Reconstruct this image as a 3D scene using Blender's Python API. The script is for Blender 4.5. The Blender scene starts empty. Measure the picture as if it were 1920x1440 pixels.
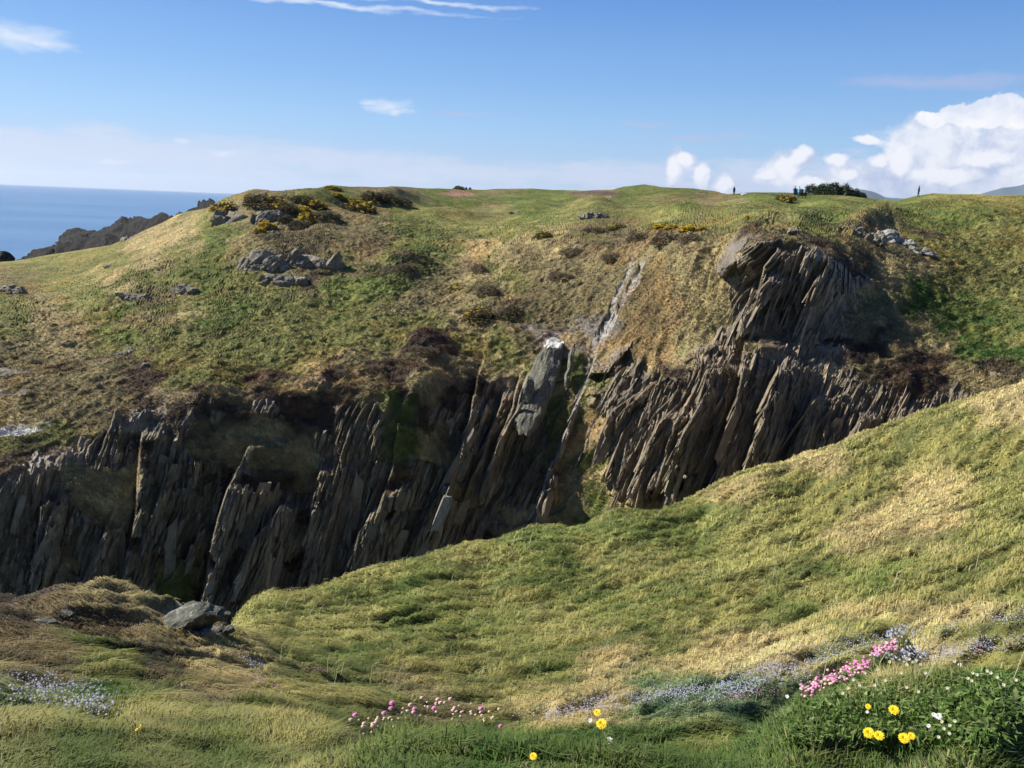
import bpy, math
import numpy as np
from math import radians, pi
rng = np.random.default_rng(7)
sc = bpy.context.scene
COL = sc.collection

# ------------------------------------------------------------------ camera
F, CX, CY = 1493.0, 960.0, 720.0
EYE = 27.0
ROLL = radians(2.3)
PITCH = math.atan(338 * math.cos(ROLL) / F)
fw = np.array([0, math.cos(PITCH), -math.sin(PITCH)])
X0 = np.array([1.0, 0, 0]); U0 = np.cross(X0, fw)
RT = math.cos(ROLL) * X0 + math.sin(ROLL) * U0
UP = math.cos(ROLL) * U0 - math.sin(ROLL) * X0
C = np.array([0, 0, EYE])

def ray(px, py):
    px = np.asarray(px, float)[..., None]; py = np.asarray(py, float)[..., None]
    return fw * F + RT * (px - CX) + UP * (CY - py)

def at(px, py, d):
    """pixel + horizontal distance -> world point"""
    r = ray(px, py)
    return C + r / np.hypot(r[..., 0], r[..., 1])[..., None] * np.asarray(d, float)[..., None]

def proj(P):
    v = P - C
    w = v @ fw
    w = np.where(np.abs(w) < 1e-3, 1e-3, w)
    return CX + F * (v @ RT) / w, CY - F * (v @ UP) / w

cd = bpy.data.cameras.new('camera'); cam = bpy.data.objects.new('camera', cd); COL.objects.link(cam)
from mathutils import Matrix, Vector
M = Matrix(((RT[0], UP[0], -fw[0], 0), (RT[1], UP[1], -fw[1], 0), (RT[2], UP[2], -fw[2], EYE), (0, 0, 0, 1)))
cam.matrix_world = M
cd.sensor_width = 36; cd.lens = F / 1920 * 36
cd.clip_start = .05; cd.clip_end = 120000
sc.camera = cam

# ------------------------------------------------------------------ noise
def _h(ix, iy, iz, seed):
    h = (ix.astype(np.uint32) * np.uint32(374761393) + iy.astype(np.uint32) * np.uint32(668265263)
         + iz.astype(np.uint32) * np.uint32(2147483647 // 3) + np.uint32((seed * 974634777) & 0xffffffff))
    h = (h ^ (h >> np.uint32(13))) * np.uint32(1274126177)
    h = (h ^ (h >> np.uint32(16))) * np.uint32(2246822519)
    h = h ^ (h >> np.uint32(15))
    return h
def rnd(ix, iy, iz, seed):
    return (_h(ix, iy, iz, seed) & np.uint32(0xffffff)).astype(np.float32) / np.float32(0xffffff)
def vn(P, seed=0):
    P = P.astype(np.float32)
    i = np.floor(P).astype(np.int64); f = P - i
    f = f * f * f * (f * (f * 6 - 15) + 10)
    r = 0
    for dx in (0, 1):
        wx = f[..., 0] if dx else 1 - f[..., 0]
        for dy in (0, 1):
            wy = f[..., 1] if dy else 1 - f[..., 1]
            for dz in (0, 1):
                wz = f[..., 2] if dz else 1 - f[..., 2]
                r = r + wx * wy * wz * rnd(i[..., 0] + dx, i[..., 1] + dy, i[..., 2] + dz, seed)
    return r * 2 - 1
def fbm(P, o=4, seed=0, gain=.5):
    a, s, t = 1.0, 0, 0
    P = P.copy()
    for k in range(o):
        s = s + a * vn(P, seed + k * 17); t += a; a *= gain
        P = P * 2.03 + 11.3
    return s / t * 1.5
def v3(a, b, c=None):
    return np.stack([a, b, np.zeros_like(a) if c is None else c], -1)
def ss(a, b, x):
    t = np.clip((x - a) / (b - a), 0, 1); return t * t * (3 - 2 * t)
def interp(pts, x):
    a = np.array(pts, float); return np.interp(x, a[:, 0], a[:, 1])

def rbf(X, v, Q, smooth=1e-3):
    """thin plate"""
    def k(r2): return r2 * np.log(r2 + 1e-9) * .5
    n = len(X)
    A = np.zeros((n + 3, n + 3)); d2 = ((X[:, None] - X[None]) ** 2).sum(-1)
    A[:n, :n] = k(d2) + np.eye(n) * smooth
    A[:n, n] = 1; A[:n, n + 1:] = X; A[n, :n] = 1; A[n + 1:, :n] = X.T
    w = np.linalg.solve(A, np.concatenate([v, np.zeros(3)]))
    out = w[n] + Q @ w[n + 1:]
    for j in range(n):
        out += w[j] * k(((Q - X[j]) ** 2).sum(-1))
    return out

# ------------------------------------------------------------------ materials
def nodes(name):
    m = bpy.data.materials.new(name); m.use_nodes = True
    nt = m.node_tree; nt.nodes.clear(); return m, nt
def N(nt, t, **kw):
    n = nt.nodes.new(t)
    for k, v in kw.items(): setattr(n, k, v)
    return n
def mix(nt, fac, a, b, mode='MIX'):
    n = N(nt, 'ShaderNodeMix', data_type='RGBA', blend_type=mode)
    for i, s in ((0, fac), (6, a), (7, b)):
        if hasattr(s, 'links'): nt.links.new(s, n.inputs[i])
        else: n.inputs[i].default_value = s if i == 0 or len(s) == 4 else (*s, 1)
    return n.outputs[2]
def math_(nt, op, *a, clamp=False):
    n = N(nt, 'ShaderNodeMath', operation=op, use_clamp=clamp)
    for i, s in enumerate(a):
        if hasattr(s, 'links'): nt.links.new(s, n.inputs[i])
        else: n.inputs[i].default_value = s
    return n.outputs[0]
def noise_(nt, scale, detail=4, rough=.6, vec=None, dim=None):
    n = N(nt, 'ShaderNodeTexNoise'); n.inputs['Scale'].default_value = scale
    n.inputs['Detail'].default_value = detail; n.inputs['Roughness'].default_value = rough
    if vec is not None: nt.links.new(vec, n.inputs['Vector'])
    return n.outputs[0]
def mapr(nt, v, a, b, c, d):
    n = N(nt, 'ShaderNodeMapRange'); nt.links.new(v, n.inputs[0])
    for i, s in enumerate((a, b, c, d)): n.inputs[1 + i].default_value = s
    return n.outputs[0]

def terrain_mat(name, s_small, bump=.05):
    """colour comes from the Col attribute (what grows or lies there), rock from the Rock attribute"""
    m, nt = nodes(name)
    col = N(nt, 'ShaderNodeAttribute', attribute_name='Col').outputs[0]
    rk = N(nt, 'ShaderNodeAttribute', attribute_name='Rock').outputs[2]
    pos = N(nt, 'ShaderNodeNewGeometry').outputs[0]
    n1 = noise_(nt, s_small, 5, .7, pos); n2 = noise_(nt, s_small * .18, 4, .6, pos)
    f1 = mapr(nt, n1, .3, .7, .55, 1.45)
    c = mix(nt, 1.0, col, mix(nt, 1, f1, mapr(nt, n2, .35, .65, .8, 1.2), 'MULTIPLY'), 'MULTIPLY')
    # lichen and pale quartz on bare rock, widened to paint in bright glints
    mp = N(nt, 'ShaderNodeMapping'); nt.links.new(pos, mp.inputs[0])
    mp.vector_type = 'TEXTURE'; mp.inputs['Rotation'].default_value = (0, radians(21), 0); mp.inputs['Scale'].default_value = (.16, .6, 2.6)
    st = noise_(nt, .9, 6, .75, mp.outputs[0])
    lf = math_(nt, 'MULTIPLY', mapr(nt, st, .54, .68, 0, .75), rk)
    c = mix(nt, lf, c, (.30, .28, .24))
    st2 = noise_(nt, .55, 5, .7, mp.outputs[0])
    lf2 = math_(nt, 'MULTIPLY', mapr(nt, st2, .5, .62, 0, .55), rk)
    c = mix(nt, lf2, c, (.16, .125, .06))
    b = N(nt, 'ShaderNodeBsdfPrincipled')
    nt.links.new(c, b.inputs['Base Color'])
    nt.links.new(mapr(nt, rk, 0, 1, .95, .38), b.inputs['Roughness'])
    nt.links.new(mapr(nt, rk, 0, 1, .1, .6), b.inputs['Specular IOR Level'])
    bp = N(nt, 'ShaderNodeBump'); bp.inputs['Distance'].default_value = bump
    bp.inputs['Strength'].default_value = .8
    h = math_(nt, 'ADD', n1, math_(nt, 'MULTIPLY', math_(nt, 'MULTIPLY', st, rk), 3.0))
    nt.links.new(h, bp.inputs['Height']); nt.links.new(bp.outputs[0], b.inputs['Normal'])
    o = N(nt, 'ShaderNodeOutputMaterial'); nt.links.new(b.outputs[0], o.inputs[0])
    return m
def leaf_mat(name, trans=.3, rough=.6, nrm=False):
    m, nt = nodes(name)
    col = N(nt, 'ShaderNodeAttribute', attribute_name='Col').outputs[0]
    b = N(nt, 'ShaderNodeBsdfPrincipled'); nt.links.new(col, b.inputs['Base Color'])
    b.inputs['Roughness'].default_value = rough; b.inputs['Specular IOR Level'].default_value = .25
    t = N(nt, 'ShaderNodeBsdfTranslucent'); nt.links.new(col, t.inputs[0])
    if nrm:
        na = N(nt, 'ShaderNodeAttribute', attribute_name='Nrm').outputs[1]
        gn = N(nt, 'ShaderNodeNewGeometry').outputs[1]
        s1 = N(nt, 'ShaderNodeVectorMath', operation='SCALE'); nt.links.new(gn, s1.inputs[0]); s1.inputs['Scale'].default_value = .45
        s2 = N(nt, 'ShaderNodeVectorMath', operation='ADD'); nt.links.new(na, s2.inputs[0]); nt.links.new(s1.outputs[0], s2.inputs[1])
        s3 = N(nt, 'ShaderNodeVectorMath', operation='NORMALIZE'); nt.links.new(s2.outputs[0], s3.inputs[0])
        nt.links.new(s3.outputs[0], b.inputs['Normal'])
    mx = N(nt, 'ShaderNodeMixShader'); mx.inputs[0].default_value = trans
    nt.links.new(b.outputs[0], mx.inputs[1]); nt.links.new(t.outputs[0], mx.inputs[2])
    o = N(nt, 'ShaderNodeOutputMaterial'); nt.links.new(mx.outputs[0], o.inputs[0])
    return m
def plain(name, c, rough=.7, spec=.3, var=.25, scale=8, bump=0):
    m, nt = nodes(name)
    co = N(nt, 'ShaderNodeTexCoord').outputs['Object']
    n = noise_(nt, scale, 5, .65, co)
    cc = mix(nt, n, tuple(x * (1 - var) for x in c), tuple(min(1, x * (1 + var)) for x in c))
    b = N(nt, 'ShaderNodeBsdfPrincipled'); nt.links.new(cc, b.inputs['Base Color'])
    b.inputs['Roughness'].default_value = rough; b.inputs['Specular IOR Level'].default_value = spec
    if bump:
        bp = N(nt, 'ShaderNodeBump'); bp.inputs['Distance'].default_value = bump
        nt.links.new(n, bp.inputs['Height']); nt.links.new(bp.outputs[0], b.inputs['Normal'])
    o = N(nt, 'ShaderNodeOutputMaterial'); nt.links.new(b.outputs[0], o.inputs[0])
    return m
def rock_mat(name, c1, c2, c3, scale=1.0, lichen=.5, bump=.05):
    m, nt = nodes(name)
    pos = N(nt, 'ShaderNodeNewGeometry').outputs[0]
    mp = N(nt, 'ShaderNodeMapping'); nt.links.new(pos, mp.inputs[0])
    mp.vector_type = 'TEXTURE'; mp.inputs['Rotation'].default_value = (0, radians(22), 0); mp.inputs['Scale'].default_value = (.35, .7, 1.6)
    a = noise_(nt, 1.2 * scale, 7, .72, mp.outputs[0]); b_ = noise_(nt, 5 * scale, 5, .7, pos); l = noise_(nt, 2.2 * scale, 6, .75, pos)
    c = mix(nt, mapr(nt, a, .38, .62, 0, 1), c1, c2)
    c = mix(nt, mapr(nt, l, .56, .64, 0, lichen), c, c3)
    c = mix(nt, 1, c, mapr(nt, b_, .3, .7, .6, 1.4), 'MULTIPLY')
    b = N(nt, 'ShaderNodeBsdfPrincipled'); nt.links.new(c, b.inputs['Base Color'])
    b.inputs['Roughness'].default_value = .85; b.inputs['Specular IOR Level'].default_value = .2
    bp = N(nt, 'ShaderNodeBump'); bp.inputs['Distance'].default_value = bump
    nt.links.new(math_(nt, 'ADD', a, b_), bp.inputs['Height']); nt.links.new(bp.outputs[0], b.inputs['Normal'])
    o = N(nt, 'ShaderNodeOutputMaterial'); nt.links.new(b.outputs[0], o.inputs[0])
    return m

# ------------------------------------------------------------------ mesh helpers
def mesh_np(name, V, faces, mat, col=None, rock=None, smooth=False, parent=None, nrm=None):
    """faces: int array (n,3) or (n,4), or a list of such arrays"""
    me = bpy.data.meshes.new(name)
    if not isinstance(faces, list): faces = [faces]
    me.vertices.add(len(V)); me.vertices.foreach_set('co', np.ascontiguousarray(V, np.float32).ravel())
    idx = np.concatenate([f.ravel() for f in faces]).astype(np.int32)
    tot = np.concatenate([np.full(len(f), f.shape[1]) for f in faces])
    st = np.concatenate([[0], np.cumsum(tot)[:-1]]).astype(np.int32)
    me.loops.add(len(idx)); me.loops.foreach_set('vertex_index', idx)
    me.polygons.add(len(tot)); me.polygons.foreach_set('loop_start', st)
    me.polygons.foreach_set('use_smooth', np.full(len(tot), smooth))
    if col is not None:
        a = me.color_attributes.new('Col', 'FLOAT_COLOR', 'POINT')
        a.data.foreach_set('color', np.concatenate([np.clip(col, 0, 1), np.ones((len(V), 1))], 1).astype(np.float32).ravel())
    if rock is not None:
        a = me.attributes.new('Rock', 'FLOAT', 'POINT'); a.data.foreach_set('value', rock.astype(np.float32).ravel())
    if nrm is not None:
        a = me.attributes.new('Nrm', 'FLOAT_VECTOR', 'POINT'); a.data.foreach_set('vector', nrm.astype(np.float32).ravel())
    me.update(calc_edges=True); me.validate()
    if mat: me.materials.append(mat)
    o = bpy.data.objects.new(name, me); COL.objects.link(o)
    if parent: o.parent = parent
    return o
def gridfaces(nr, nc):
    i = np.arange(nr * nc).reshape(nr, nc)
    return np.stack([i[:-1, :-1], i[:-1, 1:], i[1:, 1:], i[1:, :-1]], -1).reshape(-1, 4)
def gnormals(P):
    a = np.gradient(P, axis=0); b = np.gradient(P, axis=1)
    n = np.cross(b, a); n /= np.linalg.norm(n, axis=-1, keepdims=True) + 1e-9
    return np.where(n[..., 2:3] < 0, -n, n)
def tag(o, label=None, cat=None, group=None, kind=None):
    if label: o['label'] = label
    if cat: o['category'] = cat
    if group: o['group'] = group
    if kind: o['kind'] = kind
    return o
def empty(name, loc, rz=0):
    o = bpy.data.objects.new(name, None); COL.objects.link(o); o.location = loc; o.rotation_euler = (0, 0, rz)
    o.empty_display_size = .1
    return o
def copy_tree(o, parent=None):
    c = o.copy(); COL.objects.link(c); c.parent = parent
    for ch in o.children: copy_tree(ch, c)
    return c

# ------------------------------------------------------------------ class colours
CLS = dict(G=(.098, .116, .030), O=(.145, .142, .045), T=(.265, .212, .098), B=(.155, .126, .060), D=(.060, .042, .028),
           R=(.215, .166, .104), L=(.055, .090, .018), W=(.200, .180, .150), Y=(.10, .09, .035), S=(.100, .130, .060))
ROCKN = dict(R=1.0, D=.30, B=.05, T=.0)
def class_fields(rows, x0, y0, dx, dy, px, py):
    ncol = max(len(r) for r in rows)
    g = [r.ljust(ncol, r[-1]) for r in rows]
    col = np.array([[CLS[c] for c in r] for r in g]); rk = np.array([[ROCKN.get(c, 0) for c in r] for r in g])
    u = np.clip((px - x0) / dx - .5, 0, ncol - 1.001); v = np.clip((py - y0) / dy - .5, 0, len(rows) - 1.001)
    i = u.astype(int); j = v.astype(int); fu = ss(.2, .8, u - i); fv = ss(.2, .8, v - j)
    def b(A):
        e = fu[..., None] if A.ndim == 3 else fu; f = fv[..., None] if A.ndim == 3 else fv
        return (A[j, i] * (1 - e) + A[j, i + 1] * e) * (1 - f) + (A[j + 1, i] * (1 - e) + A[j + 1, i + 1] * e) * f
    return b(col), b(rk)

# ================================================================== FAR SIDE: cliff, hillside, plateau as one sheet
FAR_ROWS = [
 # y 350..1150, 40 px each; columns 60 px from x=0
 "RRRRRBBOBOGBBGGBGGBGGGBGGGOGGOOO",
 "RRRRTTOBBBBBGOOOGOOOOOOOOGGOGGGO",
 "OOOOTTGTDBBBOGOOTTBBBBBDBDBBDOOO",
 "OOOOTOGOBDBBOGTTBBBBBTTRRRDTTOOO",
 "BOOTOOGOOBOGGBTOBBBBBTTRRRRTLOOO",
 "OTOGBTOGOOGOBBTTBBBBBTTRRRRTLLOO",
 "OTTGOOGGOOOOOOTTYBWBBTGRRRRTTLLO",
 "BTTOOOOOOOOOODOOBWTBBTRRRRRDTTLL",
 "BBBBDOOOOOTBDTTTOGRBTDRRRRRTDDTB",
 "BBBBDTDTDTDBDTDRRTGRRRRRRRRRDDTB",
 "TBBDRDDDRDDRGDRRRGTRRRRRRRRRRRDB",
 "OOTRRDBTTDDRGTBRRBTRRRRRRRRRRRRR",
 "DRRRDRBTBTRRGTTRRBGRRRRRRRRRRRRR",
 "RRTTRRRDDBRRDRTRRTTRRTRRRRRRRRRR",
 "RDTTRRDRRRRRRRTRRTGTBRRRRRRRRRRR",
 "RRBTRRRRRDRRBRRRTBGRTRRRRRRRRRRR",
 "RRRRDRTRRRRRRRRDTBBTRRRRRRRRRRRR",
 "RRTRRTRRRDRRRRRTRRRRRRRRRRRRRRRR",
 "RRRRRGRRRRRRRRRRRRRRRRRRRRRRRRRR",
 "RRRRRGRRRRRRRRRRRRRRRRRRRRRRRRRR"]
YSKY = [(-700,520),(-400,505),(0,492),(23,490),(80,479),(138,470),(206,460),(241,446),(275,430),(305,417),(333,402),(390,392),(413,383),
        (440,374),(480,368),(520,366),(570,361),(600,352),(622,347),(645,349),(700,351),(760,351),(800,353),(850,353),(900,355),(940,353),
        (1000,353),(1040,356),(1100,356),(1150,354),(1170,348),(1210,345),(1240,351),(1300,354),(1360,362),(1400,361),(1450,361),(1500,363),
        (1560,364),(1600,366),(1640,372),(1680,376),(1710,370),(1750,364),(1800,364),(1860,366),(1920,365),(2300,372),(2700,395)]
DSKY = [(-700,170),(0,160),(241,150),(440,128),(560,128),(620,135),(850,170),(1000,190),(1200,180),(1400,160),(1500,150),(1650,150),(1720,140),(1920,130),(2700,125)]
RIDGE = [(-700,1190),(400,1165),(430,1150),(500,1112),(700,1068),(850,1022),(990,985),(1150,952),(1300,936),(1400,892),(1500,862),(1700,792),(1920,738),(2300,620),(2700,500)]
DP = {-600:[(1180,52),(1000,55),(880,58.5),(800,66),(700,78),(600,110)],
 -300:[(1180,51.5),(1000,54),(870,57),(800,62),(700,72),(620,90),(560,118)],
 0:[(1190,50),(1000,52.6),(850,55.3),(826,57.6),(790,61),(700,70),(620,85),(550,110)],
 200:[(1190,49.4),(950,52.6),(840,54.5),(762,57.2),(738,60.2),(650,72),(560,92),(500,118)],
 400:[(1190,49.3),(900,53.0),(780,54.9),(690,58),(668,61.6),(640,67),(560,80),(480,100),(420,115)],
 600:[(1140,50.4),(900,53.4),(770,55.5),(680,58.6),(658,62.6),(630,67),(560,78),(470,98),(400,116)],
 800:[(1080,51.4),(900,53.8),(770,56.0),(682,58.8),(658,62.6),(610,69),(520,86),(430,112),(385,140)],
 920:[(1040,53.5),(900,56.5),(760,59.8),(690,62),(620,68),(520,84)],
 1010:[(1010,53.5),(860,56.5),(740,59.2),(660,64),(560,74),(470,90),(400,125)],
 1100:[(990,53.5),(860,56.5),(740,59.7),(640,65),(560,71),(480,82),(420,100),(385,135)],
 1200:[(980,51.5),(750,57),(600,63),(500,71),(430,90),(400,115)],
 1300:[(970,50.5),(850,52.5),(700,56.2),(560,61.5),(450,69),(400,100)],
 1350:[(640,57.4),(560,60.2),(480,64.2),(440,70),(405,92)],
 1400:[(940,50.6),(800,53.2),(650,56.2),(520,59.6),(440,62.5),(405,80)],
 1500:[(900,51),(700,55.3),(550,59.8),(440,63.8),(408,80),(385,125)],
 1600:[(860,52.3),(700,56),(645,58.0),(600,59.8),(550,61.6),(480,66),(425,80),(400,105)],
 1700:[(830,54),(700,57.4),(655,60),(600,63.8),(500,75),(440,92),(400,115)],
 1800:[(800,56.2),(705,59.6),(670,62.5),(620,69),(520,82),(440,98),(390,120)],
 1920:[(770,55.5),(690,60.5),(640,66.5),(520,84),(430,106)],
 2200:[(720,56),(650,63),(600,70),(500,88),(430,106)],
 2600:[(640,58),(560,70),(480,90)]}
X_, Y_, V_ = [], [], []
for x, l in DP.items():
    for y, d in l: X_.append(x / 300); Y_.append(y / 300); V_.append(math.log(d))
for x in range(-600, 2601, 150):
    X_.append(x / 300); Y_.append(float(interp(YSKY, x)) / 300); V_.append(math.log(float(interp(DSKY, x))))
xs = np.concatenate([np.linspace(-650, -60, 120, endpoint=False), np.linspace(-60, 1980, 1300, endpoint=False), np.linspace(1980, 2600, 120)])
NR = 640
tt = np.linspace(0, 1, NR)
ysk = interp(YSKY, xs); ybt = interp(RIDGE, xs) + 50
FX = np.repeat(xs[None], NR, 0)
FY = ybt[None] + (ysk - ybt)[None] * (tt[:, None] ** .9)
FD = np.exp(rbf(np.stack([X_, Y_], 1), np.array(V_), np.stack([FX / 300, FY / 300], -1), 2e-3))
for _ in range(1): pass
FD = np.maximum.accumulate(FD, axis=0)      # ground recedes upward
P = at(FX, FY, FD)

# relief given along strata: fins with a lit left edge and a long right face
def seg_s(x, y, pts):
    """signed horizontal distance right of a polyline given bottom->top, and end fade"""
    a = np.array(sorted(pts, key=lambda p: p[1]), float)
    lx = np.interp(y, a[:, 1], a[:, 0])
    fade = ss(a[0, 1] - 12, a[0, 1] + 12, y) * (1 - ss(a[-1, 1] - 25, a[-1, 1] + 25, y))
    return x - lx, fade
FINS = [([(372,1160),(400,1000),(425,920),(465,830)],120,3.0),([(300,1110),(345,1050),(370,1000)],60,1.6),([(438,1095),(480,1010),(522,950)],100,2.4),
 ([(220,1120),(245,1000),(262,860),(268,815)],60,1.4),([(60,1130),(72,960),(88,930)],55,1.5),([(150,1100),(195,990),(210,960)],70,1.2),
 ([(645,1080),(672,1000),(700,960)],80,2.0),([(560,1100),(580,960),(600,880)],90,1.6),([(700,980),(735,880),(745,800)],60,1.2),
 ([(760,1040),(800,960),(835,905)],45,1.4),([(818,965),(862,860),(905,655)],45,2.0),([(860,945),(905,850),(942,740)],36,1.6),
 ([(905,920),(935,830),(975,710)],36,1.6),([(930,840),(965,770),(990,700)],32,1.4),([(960,940),(1010,850),(1055,760)],40,1.2),
 ([(1000,980),(1030,880),(1075,775),(1120,650),(1165,560),(1205,485)],300,2.2),
 ([(1075,870),(1110,800),(1150,740)],60,1.3),([(1165,960),(1200,860),(1240,780)],80,2.0),([(1240,945),(1262,850),(1300,770),(1325,690)],90,2.6),
 ([(1180,720),(1200,660),(1215,620)],50,1.2),
 ([(1330,935),(1362,820),(1385,720),(1395,640)],120,2.4),([(1326,560),(1338,500),(1352,465)],70,.9),([(1378,640),(1400,570),(1440,525)],80,1.8),
 ([(1420,560),(1430,500),(1455,470)],70,1.6),([(1500,640),(1510,560),(1530,520)],60,1.4),([(1470,600),(1490,520),(1510,480)],60,1.2),([(1385,900),(1420,800),(1455,690)],80,2.0),
 ([(1465,880),(1500,800),(1520,745)],70,1.4),([(1580,850),(1610,780)],60,1.2),([(1660,830),(1690,770)],60,1.0)]
NZ = fbm(P / 3.5, 3, 5)
# what lies where
wx = FX + fbm(P / 4, 4, 21) * 44 + fbm(P / 1.2, 3, 25) * 16; wy = FY + (fbm(P / 4 + 40, 4, 22) * 36 + fbm(P / 1.2 + 9, 3, 26) * 14) * np.clip((FY - 345) / 80, .12, 1)
FC, FR = class_fields(FAR_ROWS, 0, 350, 60, 40, wx, wy)
# extra painted patches: (cx, cy, rx, ry, class, strength)
PATCH = [(857,363,30,8,(.24,.14,.09),1,0),(1112,361,50,5,(.10,.07,.05),1,0),(10,809,75,8,(.48,.46,.42),1,0),(60,796,40,5,(.42,.40,.34),.8,0),(15,742,45,4,(.36,.33,.30),.7,0),
 (795,655,34,14,'D',1,.12),(720,520,26,10,'D',.8,.12),(760,500,36,13,'D',.7,.12),(640,660,0,0,'D',0,0),(490,470,50,24,'B',.6,.1),(585,470,50,24,'B',.6,.1),
 (1640,440,60,30,'B',.6,.2),(1715,470,36,14,'B',.6,.2),
 (630,698,30,9,'D',1,.12),(705,686,30,8,'D',1,.12),(500,700,60,9,'D',1,.12),(585,715,34,14,'R',.7,1),(330,745,50,14,'R',.6,1),
 (1570,640,34,10,'D',.9,.2),(1640,700,30,20,'D',.6,.2),(1890,690,50,22,'D',.8,.2),(1300,645,30,14,'D',.6,.2),
 (905,590,55,14,'D',.8,0),(960,578,36,10,'D',.7,0),(1120,465,60,18,'D',.3,0),(1240,445,60,16,'B',.8,0),(895,497,40,12,'D',.4,0),(900,540,50,12,'Y',.7,0),(890,545,0,0,'D',0,0),
 (370,570,120,16,'G',.7,0),(640,540,50,12,'G',.9,0),(700,640,60,14,'O',.6,0),(420,430,40,12,'G',.8,0),(735,790,24,60,'G',.8,0),(1000,860,40,90,'L',.4,0),(1085,740,18,60,'G',.5,0),
 (325,1080,34,50,'G',.8,0),(1400,640,30,22,'T',.6,0),(1330,590,44,40,'T',.8,0),(1290,640,60,24,'T',.8,0),(1270,560,40,40,'T',.7,0),(1670,560,60,26,'L',.4,0),(1840,590,90,26,'G',.6,0),
 (1250,372,60,10,'B',.6,0),(1310,368,40,6,(.16,.09,.06),.8,0),(1650,380,120,6,'G',.7,0),(1750,400,90,8,'G',.8,0),(1500,375,100,8,'G',.5,0),(1060,375,80,7,'G',.5,0),(930,370,60,6,'G',1,0),(1150,440,60,12,'D',.4,0)]
jn = fbm(P / 2.2, 4, 31)
for cx, cy, rx, ry, c, k, rv in PATCH:
    if rx == 0: continue
    r = np.hypot((FX - cx) / rx, (FY - cy) / ry) + jn * .45
    w = (1 - ss(.75, 1.15, r)) * k
    cc = np.array(CLS[c] if isinstance(c, str) else c)
    FC = FC * (1 - w[..., None]) + cc * w[..., None]; FR = FR * (1 - w) + rv * w
relief = np.zeros_like(FX)
for pts, W, amp in FINS:
    s, fd = seg_s(FX + NZ * 5, FY, pts)
    f = np.where(s >= 0, ss(0, 2.5, s) * np.clip(1 - s / W, 0, 1) ** .8, 0)
    g = np.where(s < 0, np.clip(1 + s / (W * .6), 0, 1) ** 1.5 * -.35, 0)
    relief += amp * fd * (f + g) * np.clip(.22 + .9 * FR, 0, 1)

for pts, wd_, c_, k_ in [([(1108,668),(1130,610),(1160,545),(1183,490)],8,(.30,.29,.26),1),([(1128,640),(1152,590),(1180,540),(1204,494)],8,(.36,.34,.30),.95),([(1150,600),(1176,565),(1196,520)],5,(.26,.22,.18),.9),
    ([(998,980),(1028,880),(1070,775),(1112,665)],8,(.26,.25,.22),.95),([(1075,880),(1110,800),(1150,740)],6,(.22,.21,.18),.8),([(812,975),(858,862),(884,760)],4,(.30,.28,.24),1),([(640,1075),(668,1000),(700,955)],7,(.20,.19,.16),.9),
    ([(440,1095),(480,1010),(522,950)],9,(.26,.24,.20),.9),([(385,1140),(405,1000),(428,920),(462,840)],12,(.17,.165,.14),.9),([(945,800),(975,740),(992,705)],7,(.3,.29,.25),.9),([(965,760),(985,705)],5,(.3,.29,.25),.8)]:
    s_, f_ = seg_s(FX + jn * 5, FY, pts); w = ss(-2, 1, s_) * (1 - ss(wd_, wd_ + 5, s_)) * f_ * k_ * (vn(P / .8, 77) * .5 + .75)
    w = np.clip(w, 0, 1); FC = FC * (1 - w[..., None]) + np.array(c_) * w[..., None]; FR = np.maximum(FR, w * .9); PALE = w if pts[0][0] == 1108 else np.maximum(PALE, w)
# strata coordinates: p across the beds, q along them up the face
TA = radians(23)
def strata(P, ta=TA):
    p = P[..., 0] * math.cos(ta) - P[..., 2] * math.sin(ta)
    q = P[..., 0] * math.sin(ta) + P[..., 2] * math.cos(ta)
    return p, q
Pw = P + v3(fbm(P / 9, 2, 51), fbm(P / 9 + 7, 2, 52), fbm(P / 9 + 13, 2, 53)) * .8
tilt_l = ss(8, -26, P[..., 0])              # beds stand steeper on the left
p1, q1 = strata(Pw); p2, q2 = strata(Pw, radians(12))
p = p1 * (1 - tilt_l) + p2 * tilt_l; q = q1 * (1 - tilt_l) + q2 * tilt_l
def slabs(p, q, w, L, amp, seed):
    pw = p / w + .35 * vn(v3(p / w * .5, q / L * 1.5), seed)
    i = np.floor(pw); fp = pw - i
    off = rnd(i.astype(np.int64), i.astype(np.int64) * 0, i.astype(np.int64) * 0, seed + 1)
    qq = q / L + off * 7 + .25 * fp
    j = np.floor(qq); fq = qq - j
    ii = i.astype(np.int64); jj = j.astype(np.int64)
    h = rnd(ii, jj, ii * 0, seed + 2); sl = rnd(ii, jj, ii * 0 + 3, seed + 3)
    return amp * (h + (.15 + .6 * sl) * (1 - fp) - .35 * fq)
rr = slabs(p, q, 1.5, 9, .52, 61) + slabs(p + .3, q, .62, 5, .42, 71) + slabs(p, q, .28, 2.4, .34, 81) + slabs(p, q, .16, 1.3, .22, 91)
rr -= rr.mean()
vegn = fbm(np.stack([p / 1.1, q / 3.2, P[..., 1] / 2], -1), 4, 101) * .5 + fbm(P / .9, 3, 111) * .25
n0 = gnormals(P); flat = ss(.55, .8, n0[..., 2])
FRK = ss(-.08, .14, FR * (1 - .52 * flat) - .47 + vegn * .74)
ledge = fbm(P / np.array([2.5, 2.5, 1.1]), 4, 131)
# veg cover follows gentler steps on the cliff
relief += rr * (.25 + .75 * FRK) * np.clip(FR * 1.6, 0, 1) * (1 - .8 * flat) + ledge * .35 * np.clip(FR * 2.5, 0, 1)
sky_fade = ss(0, 26, FY - ysk[None])
relief *= np.clip(sky_fade + .1, 0, 1)
FD2 = FD - relief
P = at(FX, FY, FD2)
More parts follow.
